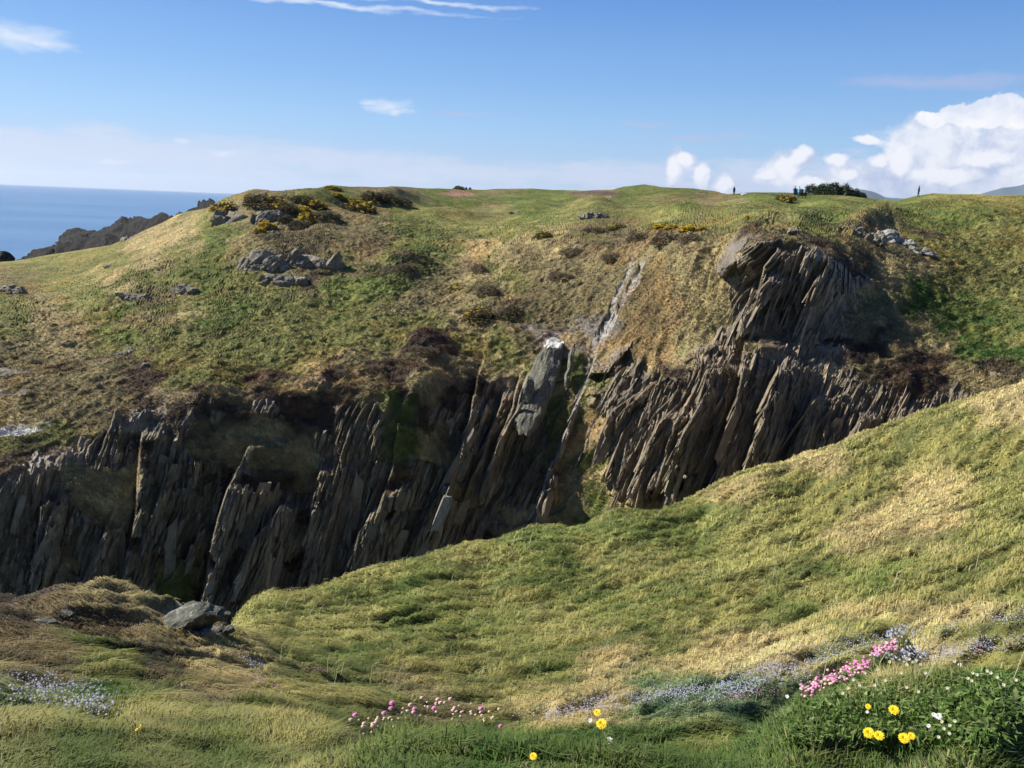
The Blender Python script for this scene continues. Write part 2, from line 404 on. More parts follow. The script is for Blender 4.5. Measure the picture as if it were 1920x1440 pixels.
# grass relief: vertical
sp_ = np.linalg.norm(np.gradient(P, axis=0), axis=-1); samp = np.clip(.45 / np.maximum(sp_, .05), 0, 1) ** 1.5
hill = fbm(v3(P[..., 0] / 11, P[..., 1] / 11), 3, 141) * .75 + fbm(v3(P[..., 0] / 3.2, P[..., 1] / 4), 3, 151) * .30 * samp
tus = fbm(v3((P[..., 0] - .4 * P[..., 1]) / 1.3, (P[..., 1]) / .8), 3, 161)
veg = 1 - FRK
steep = 1 - np.clip(FR * 1.5, 0, 1)
P[..., 2] += flat * FRK * (np.abs(fbm(P / 1.6, 4, 145)) * .9 - .2) + hill * steep * (1 - .75 * (1 - sky_fade)) + (np.abs(tus) * -.36 + .1) * (.35 + .65 * steep) * ss(150, 75, FD) * veg * 1.35 * samp * (.35 + .65 * sky_fade)
# mounds and hollows seen on the hillside (cx, cy, rx, ry, up)
for cx, cy, rx, ry, up in [(795,648,46,22,1.0),(755,497,50,18,1.3),(600,470,70,30,1.2),(490,462,50,26,1.1),(480,385,70,16,1.8),(580,375,70,14,1.5),(735,372,42,10,1.6),(845,405,60,14,1.0),(1000,405,80,12,.8),
        (1110,392,44,9,1.4),(1240,400,60,10,.8),(1640,415,50,14,1.6),(1460,405,90,10,.8),(345,527,40,12,1.0),(250,545,40,12,.8),(1280,395,80,9,.5),(930,435,90,12,.8),(1860,400,90,12,.8),(700,535,60,14,.8)]:
    r2 = ((FX - cx) / rx) ** 2 + ((FY - cy) / ry) ** 2
    P[..., 2] += up * np.exp(-r2 * 1.2)
# colour variation
v1 = fbm(P / 6, 4, 171)[..., None]; v2_ = fbm(np.stack([(P[..., 0] - .4 * P[..., 1]) / 1.2, P[..., 1] / .7, P[..., 2] / .7], -1), 3, 181)[..., None]
gr = FC * (1 + .25 * v1) + np.array([.06, .035, .01]) * np.clip(v2_, 0, 1) * .9 - np.array([.03, .018, .006]) * np.clip(-v2_, 0, 1)
red = ss(.15, .6, fbm(P / 5 + 90, 3, 191))[..., None] * .35
gr = gr * (1 - red) + red * gr * np.array([1.35, .95, .8])
rockc = np.array(CLS['R']) * (1 + .35 * fbm(np.stack([p / .5, q / 2.5, p * 0], -1), 3, 201)[..., None])
grn = ss(0, .5, fbm(P / 7 + 33, 3, 211))[..., None]
rockc = rockc * (1 - .35 * grn) + np.array([.075, .085, .042]) * .35 * grn
gr = gr * .92
rockc = rockc * (1 - PALE[..., None]) + FC * PALE[..., None]
FCOL = gr * (1 - FRK[..., None]) + rockc * FRK[..., None]
# beyond the skyline, and the skirt into the gully
last = P[-1]; dd = last - C; hd = np.hypot(dd[:, 0], dd[:, 1]); u = dd[:, :2] / hd[:, None]
leftness = ss(520, 380, xs)
back = []
for k, e in enumerate((3, 8, 16, 30, 60, 110, 200, 330)):
    q_ = last.copy(); q_[:, :2] = u * (hd + e)[:, None]
    q_[:, 2] = last[:, 2] - (.045 * e * (1 - leftness) + .42 * e * leftness) - .15 - (.4 if e > 5 else 0)
    q_[:, 2] = np.maximum(q_[:, 2], -3); back.append(q_)
first = P[0]; d0 = first - C; h0 = np.hypot(d0[:, 0], d0[:, 1]); u0 = d0[:, :2] / h0[:, None]
front = []
for k in (1.0, .66, .33):
    q_ = first.copy(); q_[:, :2] = u0 * (h0 - 6 * k)[:, None]; q_[:, 2] = first[:, 2] * (1 - k) + -3 * k; front.append(q_)
PA = np.concatenate([np.array(front), P, np.array(back)], 0)
CA = np.concatenate([np.repeat(FCOL[:1], 3, 0), FCOL, np.repeat(FCOL[-1:], 8, 0)], 0)
RA = np.concatenate([np.repeat(FRK[:1], 3, 0), FRK, np.repeat(FRK[-1:], 8, 0)], 0)
m_far = terrain_mat('far_terrain', 2.6, .16)
far = mesh_np('hills', PA.reshape(-1, 3), gridfaces(*PA.shape[:2]), m_far, CA.reshape(-1, 3), RA.reshape(-1), smooth=False)
tag(far, 'grassy headland above a steep dark slate cliff across the gully', kind='structure')
FP = P; FN = gnormals(P)
def far_at(px, py):
    """nearest far-sheet vertex that projects at this pixel"""
    c = int(np.abs(xs - px).argmin())
    lo, hi = max(0, c - 3), min(len(xs), c + 4)
    X, Y = proj(FP[:, lo:hi]); e = np.hypot(X - px, Y - py)
    e = e + (np.linalg.norm(FP[:, lo:hi] - C, axis=-1)) * .01
    j = np.unravel_index(e.argmin(), e.shape)
    return FP[j[0], lo + j[1]].copy(), j[0], lo + j[1]

# ================================================================== NEAR SIDE: polar ground
NP = [ # px, py, d
 (440,1166,19),(500,1132,21),(600,1104,23),(700,1080,25),(850,1034,27),(990,996,29),(1150,960,31),(1300,936,33),(1400,892,34.5),(1500,862,36),(1600,825,37.5),(1700,792,39),(1810,765,40.5),(1920,738,42),(2150,660,45),
 (550,1180,17),(700,1150,18.5),(900,1100,21.5),(1100,1040,24.5),(1300,1000,27),(1500,950,29),(1700,880,32),(1900,840,33),(2150,780,34),
 (620,1240,13.5),(800,1220,14.5),(1000,1170,17),(1200,1110,19.5),(1400,1070,21.5),(1600,1020,23),(1800,980,24),(1950,950,24.5),
 (760,1290,10.5),(900,1280,11),(1050,1260,12),(1200,1200,14.5),(1400,1150,16.5),(1600,1100,18),(1800,1070,18.5),(1950,1050,19),
 (950,1330,8.6),(1100,1310,9),(1250,1270,10.2),(1400,1220,12),(1600,1170,13),(1800,1140,13.2),(1950,1120,13.5),
 (1000,1358,6.6),(1150,1330,7.2),(1300,1310,7.6),(1450,1270,8.4),(1600,1225,9.2),(1800,1190,9.6),(1950,1170,10),
 (0,1150,12.2),(60,1136,12.3),(130,1128,12.4),(210,1114,12.5),(260,1124,12.3),(300,1130,12.2),(360,1150,12),(410,1180,11.8),(450,1205,11.4),
 (-200,1150,12.2),(-200,1250,7.5),(-200,1350,4.4),(0,1230,8),(150,1210,8.8),(300,1220,9),(420,1240,9),(520,1262,8.8),
 (0,1300,5.6),(150,1290,6),(300,1290,6.4),(450,1300,6.8),(580,1305,7.6),(0,1370,3.7),(200,1360,4),(400,1360,4.2),(560,1350,5),(680,1335,6.6),
 (1650,1295,3.6),(1750,1297,3.6),(1900,1318,3.4),(1500,1345,3.25),(1650,1352,2.75),(1850,1365,2.65),(1500,1375,2.6),(2000,1310,3.3),(1520,1305,3.75),(1600,1272,4.1),(1680,1222,4.5),
 (0,1425,2.75),(300,1430,2.7),(550,1430,2.7),(640,1400,3.3)]
NX, NV = [], []
def addn(az, d, t): NX.append((az * 3.0, math.log(d))); NV.append(t)
for px, py, d in NP:
    w = at(px, py, d) - C; addn(math.atan2(w[0], w[1]), d, w[2] / d)
def azpx(px, py=1000):
    r = ray(px, py); return math.atan2(r[0], r[1])
# beyond the silhouettes the ground plunges into the gully
for px, py, d in [(450,1150,19.5),(600,1090,23),(850,1022,27),(1150,960,31),(1400,892,34.5),(1700,792,39),(1920,738,42),(2150,660,45),(-200,1150,12.2),(130,1122,12.4),(300,1130,12.2)]:
    w = at(px, py, d) - C; az = math.atan2(w[0], w[1]); z = w[2]
    for e, dz in ((1.5, -1.4), (5, -6.5)): addn(az, d + e, (z + dz) / (d + e))
# the bank right under the camera, ground seen end-on then falling away
for px in (720, 850, 1000, 1150, 1300, 1450, 1600, 1750, 1920, 2100):
    az = azpx(px, 1400); rt = ss(1250, 1600, np.array(float(px)))
    for d_, zc, zr in ((2.0,-1.60,-1.60),(2.2,-1.73,-1.72),(2.6,-2.10,0),(3.2,-2.75,0),(3.8,-3.25,0),(5.0,-4.05,-3.75)):
        if (px >= 1450 and 2.4 < d_ < 4.5) or (px == 1300 and d_ > 2.3 and d_ < 4): continue
        addn(az, d_, (zc * (1 - rt) + zr * rt) / d_)
for az in np.linspace(-.9, .9, 9): addn(az, 1.5, -1.58 / 1.5)
naz = np.concatenate([np.linspace(-1.9, -.66, 60, endpoint=False), np.linspace(-.66, .66, 1200, endpoint=False), np.linspace(.66, 1.9, 60)])
nld = np.linspace(math.log(.45), math.log(60), 820)
AZ, LD = np.meshgrid(naz, nld)
AZc = np.clip(AZ, -.72, .72)
T = rbf(np.array(NX), np.array(NV), np.stack([AZc * 3.0, np.maximum(LD, math.log(1.5))], -1), 1e-4)
D = np.exp(LD); Z = T * D
Z = np.where(LD < math.log(1.5), -1.58, Z)
Z = np.maximum(Z, -29.5)
nP = np.stack([D * np.sin(AZ), D * np.cos(AZ), EYE + Z], -1)
nX, nY = proj(nP)
# tussocks: wind-combed, growing with distance
k = ss(2.5, 9, D)
lng = (nP[..., 0] * .88 + nP[..., 1] * .47); acr = (-nP[..., 0] * .47 + nP[..., 1] * .88)
t1 = fbm(v3(lng / 2.1, acr / .70), 3, 301); t2 = fbm(v3(lng / .5, acr / .26), 3, 311); t3 = fbm(v3(lng / 4.5, acr / 3), 3, 321)
mound = ss(480, 380, nX) * ss(8.5, 10.5, D) * (D < 16)
sil = 1.0
nP[..., 2] += ((-np.abs(t1) * .33 + .09) * k + (-np.abs(t2) * .13 + .03) * (.25 + .75 * k) + t3 * .10 * k) * np.where(D < 2.1, .25, 1)
rockn = fbm(nP / 1.2, 4, 331)
nP[..., 2] += mound * (np.abs(rockn) * .22 - .08)
NROWS = [
 "OOOOOOOOOOOOOTOT", "OOOOOOOOOOOOTOOO", "OOOOOOOOOOOTOOTO", "OOOOOOOOGOGOOTTO", "DBOOOOGOGOOOOGOO",
 "DDBOOOGGOGOOGOOO", "BGDTOGOOGTOTTOTO", "SLGBOOBOTTSSSTLL", "OGOGOGGLLLLLLLLL"]
nX, nY = proj(nP)
q_ = fbm(nP / 1.8, 3, 341)
NC, NRr = class_fields(NROWS, 0, 720, 120, 80, nX + q_ * 60, nY + q_ * 30)
for cx, cy, rx, ry, c, kk, rv in [(60,1150,90,26,'D',.8,0),(300,1150,60,20,'B',.7,0),(50,1210,90,22,'D',.6,0),(200,1120,90,16,'T',.5,0),(345,1150,36,18,'R',1,1),(390,1180,40,12,'R',1,1),(90,1165,26,8,'R',1,1),
   (560,1260,60,16,'D',.35,0),(1720,1150,160,24,'T',.8,0),(1450,1200,160,20,'T',.7,0),(1250,1250,110,16,'T',.8,0),(1050,1330,90,14,'T',.6,0),(1000,1080,120,24,'G',.8,0),(1300,960,160,20,'G',.7,0),
   (1100,1000,160,22,'G',.9,0),(1640,1060,120,22,'G',.5,0),(700,1110,120,20,'G',.8,0),(550,1140,90,14,'G',.5,0),(1250,1120,80,26,'G',.7,0),(1500,940,120,24,'O',.8,0)]:
    r = np.hypot((nX - cx) / rx, (nY - cy) / ry) + q_ * .5
    w = (1 - ss(.6, 1.3, r)) * kk; w = w * (nP[..., 1] > 0)
    NC = NC * (1 - w[..., None]) + np.array(CLS[c]) * w[..., None]; NRr = NRr * (1 - w) + rv * w
streak = fbm(v3(lng / 1.6, acr / .5), 4, 351)[..., None]
big = fbm(v3(lng / 5, acr / 3), 3, 361)[..., None]
NCv = NC * (1 + .2 * big) + np.array([.085, .062, .018]) * np.clip(streak * 1.6, -.45, 1.1)
m_near = terrain_mat('near_terrain', 14, .03)
near = mesh_np('ground', nP.reshape(-1, 3), gridfaces(*nP.shape[:2]), m_near, (NCv * .8).reshape(-1, 3), (NRr > .5).astype(float).reshape(-1), smooth=True)
tag(near, 'grassy near slope falling to the edge of the gully', kind='structure')
nN = gnormals(nP)
nXp, nYp = proj(nP)
def near_at(px, py, dmin=1.6):
    """first ground point met by the ray of this pixel"""
    r = ray(px, py); az = math.atan2(r[0], r[1])
    c = int(np.abs(naz - az).argmin())
    Yc = nYp[:, c]; ok = (D[:, c] >= dmin)
    idx = np.where(ok & (Yc <= py))[0]
    j = idx[0] if len(idx) else int(np.abs(Yc - py).argmin())
    return nP[j, c].copy(), j, c

# ================================================================== grass
def blades(P, Nn, L, W, dirv, lean, col, curl=.5):
    n = len(P)
    a = rng.uniform(0, 2 * pi, n); s = np.stack([np.cos(a), np.sin(a), np.zeros(n)], -1) * W[:, None] * .5
    up = Nn * .5 + np.array([0, 0, .5]); up /= np.linalg.norm(up, axis=1, keepdims=True)
    le = lean[:, None]
    mid = P + (up * (1 - le * curl) + dirv * le * .7 * curl) * (L * .55)[:, None]
    tip = P + (up * (1 - le) + dirv * le) * L[:, None]
    V = np.stack([P - s - up * .02, P + s - up * .02, mid + s * .75, mid - s * .75, tip], 1).reshape(-1, 3)
    b = np.arange(n)[:, None] * 5
    return V, b + np.array([[0, 1, 2, 3]]), b + np.array([[3, 2, 4]]), np.repeat(col, 5, 0)
def bil(A, j, i):
    j0 = np.clip(j.astype(int), 0, A.shape[0] - 2); i0 = np.clip(i.astype(int), 0, A.shape[1] - 2)
    fj = (j - j0)[:, None]; fi = (i - i0)[:, None]
    return (A[j0, i0] * (1 - fi) + A[j0, i0 + 1] * fi) * (1 - fj) + (A[j0 + 1, i0] * (1 - fi) + A[j0 + 1, i0 + 1] * fi) * fj
m_grass = leaf_mat('grass_blades', .35, nrm=True)
NG = 900000
i = rng.uniform(62, 1256, NG); lo = np.searchsorted(nld, math.log(1.75))
vv = rng.uniform(0, 1, NG)
j = lo + (818 - lo) * vv
Pg = bil(nP, j, i)
PX, PY = proj(Pg); keep = (PX > -80) & (PX < 2000) & (PY < 1560) & (Pg[:, 2] > 1.0)
rockat = bil(NRr[..., None], j, i)[:, 0]; keep &= rng.uniform(0, 1, NG) > rockat * .97
# drop blades behind the silhouettes
j, i, Pg, PX, PY = j[keep], i[keep], Pg[keep], PX[keep], PY[keep]
n = len(Pg); d = np.hypot(Pg[:, 0], Pg[:, 1])
Ng = bil(nN, j, i); cg = bil(NC, j, i)
lngp = Pg[:, 0] * .88 + Pg[:, 1] * .47; acrp = -Pg[:, 0] * .47 + Pg[:, 1] * .88
z0 = np.zeros(n)
stk = fbm(v3(lngp / .9, acrp / .32), 3, 401); bg = fbm(v3(lngp / 4, acrp / 2.2), 3, 411); cl = fbm(v3(Pg[:, 0] / .22, Pg[:, 1] / .22), 2, 421)
lawn = (d < 2.12)
fringe = ss(2.1, 2.2, d) * (1 - ss(2.7, 3.3, d)) * ss(600, 760, PX)
L = (.10 + .06 * np.clip(stk, -1, 1) + .055 * cl) * rng.uniform(.6, 1.3, n) * (1 + 1.5 * ss(4, 16, d))
L = np.where(lawn, .035 * rng.uniform(.6, 1.6, n), L + fringe * .05 * rng.uniform(0, 1.6, n) * ss(1500, 1250, PX))
SQ = [(1060,1345,70,12,8,260),(1150,1325,110,18,8,620),(1280,1310,110,16,8,760),(1400,1296,110,18,8,860),(1500,1258,110,14,12,560),(1430,1262,80,12,8,300),(1600,1215,120,16,8,360),(1720,1190,160,22,8,560),(1830,1225,120,16,10,520),(1740,1240,90,12,8,260),(1880,1170,80,16,8,160),
  (110,1310,120,28,0,420),(170,1340,60,18,0,180),(60,1285,60,20,0,90),(475,1253,30,8,-20,90),(1570,1285,100,30,25,0)]
short = np.zeros(n)
for cx_, cy_, rx_, ry_, ro_, _n in SQ:
    c_, s_ = math.cos(radians(ro_)), math.sin(radians(ro_)); xx = (PX - cx_) * c_ - (PY - 14 - cy_) * s_; yy = (PX - cx_) * s_ + (PY - 14 - cy_) * c_
    short = np.maximum(short, 1 - ss(.8, 1.3, np.hypot(xx / rx_, yy / (ry_ + 8))))
L = L * (1 - .55 * short)
mnd = bil(mound[..., None], j, i)[:, 0]
L = np.clip(L * (1 - .6 * mnd), .02, .5)
Wd = (.0028 + .0009 * d) * rng.uniform(.6, 1.4, n)
ang = .49 + .5 * vn(v3(Pg[:, 0] / 2, Pg[:, 1] / 2), 431) + rng.normal(0, .28, n) - .3
wind = np.stack([np.cos(ang), np.sin(ang), -.12 + .2 * rng.uniform(-1, 1, n)], -1)
rand_a = rng.uniform(0, 2 * pi, n); rv = np.stack([np.cos(rand_a), np.sin(rand_a), z0], -1)
kw = ss(2.5, 7, d)[:, None] * .75 + .25
dirv = wind * kw + rv * (1 - kw)
lean = np.clip(.52 + .36 * ss(3, 8, d) + .25 * cl * ss(9, 4, d) + rng.normal(0, .13, n), 0, .95)
cg = cg * (1 + .34 * bg[:, None]) * rng.uniform(.86, 1.16, n)[:, None]  # broad random tone; its dark side paints deeper tussock shadows into the blades
straw = (rng.uniform(0, 1, n) < .08 + .30 * np.clip(stk, 0, 1) - .12 * ss(0, -.5, bg))
green = (rng.uniform(0, 1, n) < .50 * ss(.15, -.45, stk + .5 * bg))
cg = cg * (1.42 + .50 * ss(4, 10, d))[:, None] + np.array([.11, .085, .026]) * np.clip(stk * 1.5, -.35, 1)[:, None]
cg[straw] = cg[straw] * .45 + np.array([.30, .255, .12]) * .55 * rng.uniform(.7, 1.2, straw.sum())[:, None]
cg[green] = cg[green] * .5 + np.array([.085, .13, .02]) * .5
shade_lush = (fringe > .3) | lawn  # lush green grass, its darker tone also painting in the unlit bank
cg[shade_lush & ~straw] = cg[shade_lush & ~straw] * .4 + np.array([.085, .14, .026]) * .6 * rng.uniform(.7, 1.3, (shade_lush & ~straw).sum())[:, None]
V, q4, q3, cc = blades(Pg, Ng, L, Wd, dirv, lean, np.clip(cg, .01, .6))
g = mesh_np('grass', V, [q4, q3], m_grass, cc, nrm=np.repeat(Ng, 5, 0))
tag(g, 'long wind-combed green and straw grass on the near slope', 'grass', kind='stuff')

# far grass: short tufts, and dry grass on the cliff ledges
NT = 420000
j = rng.uniform(2, NR - 4, NT); i = rng.uniform(40, len(xs) - 40, NT)
rk = bil(FRK[..., None], j, i)[:, 0]; kp = rng.uniform(0, 1, NT) > rk * 1.3
j, i = j[kp], i[kp]
Pf = bil(FP, j, i); Nf = bil(FN, j, i); cf = bil(FCOL, j, i); n = len(Pf); d = np.hypot(Pf[:, 0], Pf[:, 1])
hm = ss(.045, .0, np.abs(cf[:, 0] / (cf[:, 1] + 1e-4) - 1.45) - .25)
st = vn(np.stack([Pf[:, 0] / .9, Pf[:, 1] / .6, Pf[:, 2] / .6], -1), 501)
L = (.22 + .1 * st) * rng.uniform(.6, 1.3, n) * (.55 + .45 * ss(150, 70, d)) * np.where(bil(ysk[None].repeat(2, 0)[..., None], np.zeros(n), i)[:, 0] > 400, 1, 1)
Wd = (.0010 * d) * rng.uniform(.7, 1.5, n)
a = .2 + rng.normal(0, .6, n); dirv = np.stack([np.cos(a), np.sin(a), -.25 * np.ones(n)], -1)
lean = np.clip(.55 + rng.normal(0, .2, n), 0, .95)
cf = cf * rng.uniform(.75, 1.45, n)[:, None] + np.array([.05, .038, .012]) * np.clip(st, -.3, 1)[:, None]
V, q4, q3, cc = blades(Pf, Nf, L, Wd, dirv, lean, np.clip(cf, .01, .6))
g2 = mesh_np('hill_grass', V, [q4, q3], m_grass, cc, nrm=np.repeat(Nf, 5, 0))
tag(g2, 'tufted grass and heather covering the far headland and the ledges of its cliff', 'grass', kind='stuff')
print('meshes', len(PA.reshape(-1, 3)), len(nP.reshape(-1, 3)))

# loose-edged slabs standing out of the cliff along its beds
NS = 10000
cand_j = rng.uniform(5, NR - 60, NS * 12); cand_i = rng.uniform(100, len(xs) - 100, NS * 12)
cr = bil(np.stack([FRK, FR, FX, FY], -1), cand_j, cand_i)
okk = (cr[:, 0] > .6) & (cr[:, 1] > .62) & (cr[:, 3] > 425) & (cr[:, 3] > np.interp(cr[:, 2], [0, 400, 900, 1000, 1300, 1500, 1700, 1920], [900, 800, 780, 740, 620, 470, 640, 720]))
cj, ci = cand_j[okk][:NS], cand_i[okk][:NS]; n = len(cj)
Ps = bil(P_ := FP, cj, ci); tl = bil(tilt_l[..., None], cj, ci)[:, 0]; Cs = bil(FCOL, cj, ci)
ta = TA * (1 - tl) + radians(12) * tl + rng.normal(0, .09, n)
bk = rng.uniform(.05, .45, n)
ax = np.stack([np.sin(ta), bk, np.cos(ta)], -1); ax /= np.linalg.norm(ax, axis=1, keepdims=True)
yaw = rng.normal(radians(-28), .35, n)
out = np.stack([np.sin(yaw), -np.cos(yaw), 0 * yaw], -1); out -= ax * (out * ax).sum(1, keepdims=True); out /= np.linalg.norm(out, axis=1, keepdims=True)
sd_ = np.cross(ax, out)
sz = (rng.pareto(3, n) * .15 + .11) * (1 - .25 * tl); sz = np.clip(sz, .1, .62)
Ln = sz * rng.uniform(3, 7.5, n); Th = sz * rng.uniform(.14, .34, n); Dp = sz * rng.uniform(.8, 1.5, n)
Ps = Ps - out * (Dp * .30)[:, None] - ax * (Ln * .28)[:, None]
TV = []; 
lev = [(-.5, .8), (-.1, 1.0), (.32, .95), (.5, .7)]
for (h_, w_) in lev:
    cx_ = rng.normal(0, .12, n)
    for (su, sv) in ((-1, -1), (1, -1), (1, 1), (-1, 1)):
        jt = 1 + rng.normal(0, .16, n)
        TV.append(Ps + ax * (Ln * (h_ + rng.normal(0, .09, n)))[:, None] + sd_ * (Th * w_ * (su * .5 * jt + cx_))[:, None] + out * (Dp * w_ * (sv * .5 * jt))[:, None])
TV = np.stack(TV, 1)
fq = []
for a in range(3):
    for k_ in range(4):
        k2 = (k_ + 1) % 4
        fq.append((a * 4 + k_, a * 4 + k2, a * 4 + 4 + k2, a * 4 + 4 + k_))
fq.append((0, 3, 2, 1)); fq.append((12, 13, 14, 15))
fq = np.array(fq)[None] + (np.arange(n) * 16)[:, None, None]
sh_ = mesh_np('cliff', TV.reshape(-1, 3), fq.reshape(-1, 4), m_far, np.repeat(Cs * rng.uniform(.75, 1.5, n)[:, None], 16, 0), np.ones(n * 16))
tag(sh_, 'steep slate slabs standing out of the dark cliff face', kind='structure')


# ================================================================== rocks
import bmesh
def ico(sub):
    bm = bmesh.new(); bmesh.ops.create_icosphere(bm, subdivisions=sub, radius=1)
    bm.verts.ensure_lookup_table()
    V = np.array([v.co[:] for v in bm.verts]); Fc = np.array([[v.index for v in f.verts] for f in bm.faces]); bm.free()
    return V, Fc
ICO = {k: ico(k) for k in (1, 2, 3, 4, 5)}
def faceted(seed, sub=4, npl=16, rough=.06, slab=.5, freq=2.0):
    r_ = np.random.default_rng(seed)
    V, Fc = ICO[sub]
    Nn = r_.normal(size=(npl, 3)); Nn /= np.linalg.norm(Nn, axis=1, keepdims=True)
    h = r_.uniform(.55, 1.0, npl)
    rad = np.full(len(V), 1.15)
    for n_, hh in zip(Nn, h):
        dt = V @ n_; rad = np.minimum(rad, np.where(dt > .05, hh / np.maximum(dt, .05), 9))
    Q = V * rad[:, None]
    nz = fbm(Q * freq + seed, 4, seed) * rough + slab * rough * np.abs(vn(np.stack([Q[:, 0] * 5 - Q[:, 2] * 2, Q[:, 1], Q[:, 2] * .8], -1), seed + 3))
    nz = nz - rough * .9 * ss(.25, .0, np.abs(vn(np.stack([Q[:, 0] * 4.2 - Q[:, 2] * 1.6, Q[:, 1] * .5, Q[:, 2] * .5], -1), seed + 8)))
    return Q * (1 + nz)[:, None], Fc
def rock_obj(name, label, cat, lobes, mat, loc, group=None, sub=4, smooth=False, rough=.08):
    """lobes: (x,y,z offset in metres, sx,sy,sz half sizes, lean degrees, seed)"""
    Vs, Fs, b = [], [], 0
    for (x, y, z, sx, sy, sz, ln_, sd2) in lobes:
        Q, Fc = faceted(sd2, sub, 18, rough)
        Q = Q * np.array([sx, sy, sz]); a = radians(ln_)
        Q = np.stack([Q[:, 0] * math.cos(a) + Q[:, 2] * math.sin(a), Q[:, 1], -Q[:, 0] * math.sin(a) + Q[:, 2] * math.cos(a)], -1) + np.array([x, y, z])
        Vs.append(Q); Fs.append(Fc + b); b += len(Q)
    o = mesh_np(name, np.concatenate(Vs), np.concatenate(Fs), mat, smooth=smooth)
    o.location = loc
    return tag(o, label, cat, group)
mr_grey = rock_mat('grey_slate', (.105, .090, .062), (.215, .19, .14), (.36, .34, .28), 1.2, .6, .06)
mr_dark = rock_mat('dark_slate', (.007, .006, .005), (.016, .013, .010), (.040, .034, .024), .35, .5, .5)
mr_near = rock_mat('lichened_slate', (.05, .052, .038), (.12, .12, .095), (.34, .34, .30), 4.0, .6, .02)
mr_ledge = rock_mat('pale_slate', (.09, .092, .088), (.22, .225, .22), (.50, .51, .51), 4.0, .7, .02)
mr_white = rock_mat('white_lichen', (.36, .35, .31), (.50, .49, .44), (.60, .59, .54), 3, .5, .04)
def outcrop(px, py, w, h, label, seed, n=4, mat=None, lean=20, deep=.7):
    P0, j_, i_ = far_at(px, py + h * .4); d_ = np.hypot(P0[0], P0[1]); s = d_ / F
    r_ = np.random.default_rng(seed); W_, H_ = w * s * 1.32, h * s * 1.25; lb = []
    lb.append((r_.normal(0, .06) * W_, .25 * W_ * deep, -H_ * .08, W_ * .47, W_ * .36 * deep + .3, H_ * .60, lean * .5, seed * 10 + 9))
    for k_ in range(n):
        x = (k_ + .5) / n - .5
        lb.append((x * W_ * .8 + r_.normal(0, .05) * W_, r_.uniform(0, .3) * W_ * .4, H_ * r_.uniform(-.1, .2), W_ / n * r_.uniform(.65, 1.0), W_ / n * r_.uniform(.6, .9) * deep + .25, H_ * r_.uniform(.22, .42), lean + r_.normal(0, 12), seed * 10 + k_))
    return rock_obj('rock_outcrop', label, 'rock outcrop', lb, mat or mr_grey, tuple(P0 - np.array([0, 0, H_ * .12])), 'rock outcrops on the far headland', sub=5, rough=.16)
OUT = [(492,478,78,62,'large pale grey outcrop with diagonal cracks, leftmost of the crags below the yellow gorse',4),
 (588,482,80,56,'broken grey-green outcrop right of the large diagonal-cracked crag',5),
 (530,517,72,32,'low dark grey rocks at the foot of the two crags on the hillside',4),
 (250,551,46,22,'small pale outcrop alone in the grass of the left hillside',4),
 (343,536,38,24,'dark knuckle of rock capped with brown heather, right of the small pale outcrop',3),
 (12,540,54,24,'grey rocks cut by the left edge of the hillside',4),
 (1112,399,52,24,'pale speckled rock in the mown slope below the dark bunker',4),
 (968,396,18,10,'tiny pale stone pair in the slope below the plateau',2),
 (438,400,72,36,'pale grey craggy rock under the dark gorse mound at the sea end of the headland',5),
 (502,396,58,40,'shaded blue-grey rock beside the pale crag under the gorse mound',4),
 (240,656,24,16,'small grey stone at the upper edge of the brown heather',3),
 (205,497,16,8,'pair of white stones in grass above the shore',2),
 (22,700,60,14,'pale slabs among the brown heather at the left edge of the photo',5),
 (1622,430,80,40,'dark craggy outcrop on top of the cliff above the green hollow',6),
 (1668,440,62,30,'white lichened rock band sloping down beside the dark crag above the hollow',5),
 (1716,466,50,18,'brown-grey tail of rock below the white lichened band',4),
 (1494,428,20,20,'rounded grey boulder on the lip of the tall dark buttress',2),
 (1600,520,12,8,'single grey stone in the grass right of the tall buttress',2)]
for k_, (px, py, w_, h_, lb, n_) in enumerate(OUT):
    outcrop(px, py, w_, h_, lb, 900 + k_, n_, mat=rock_mat('white_streaked_slate', (.14, .135, .11), (.30, .29, .25), (.62, .60, .54), 1.6, .8, .06) if 'white lich' in lb else None)
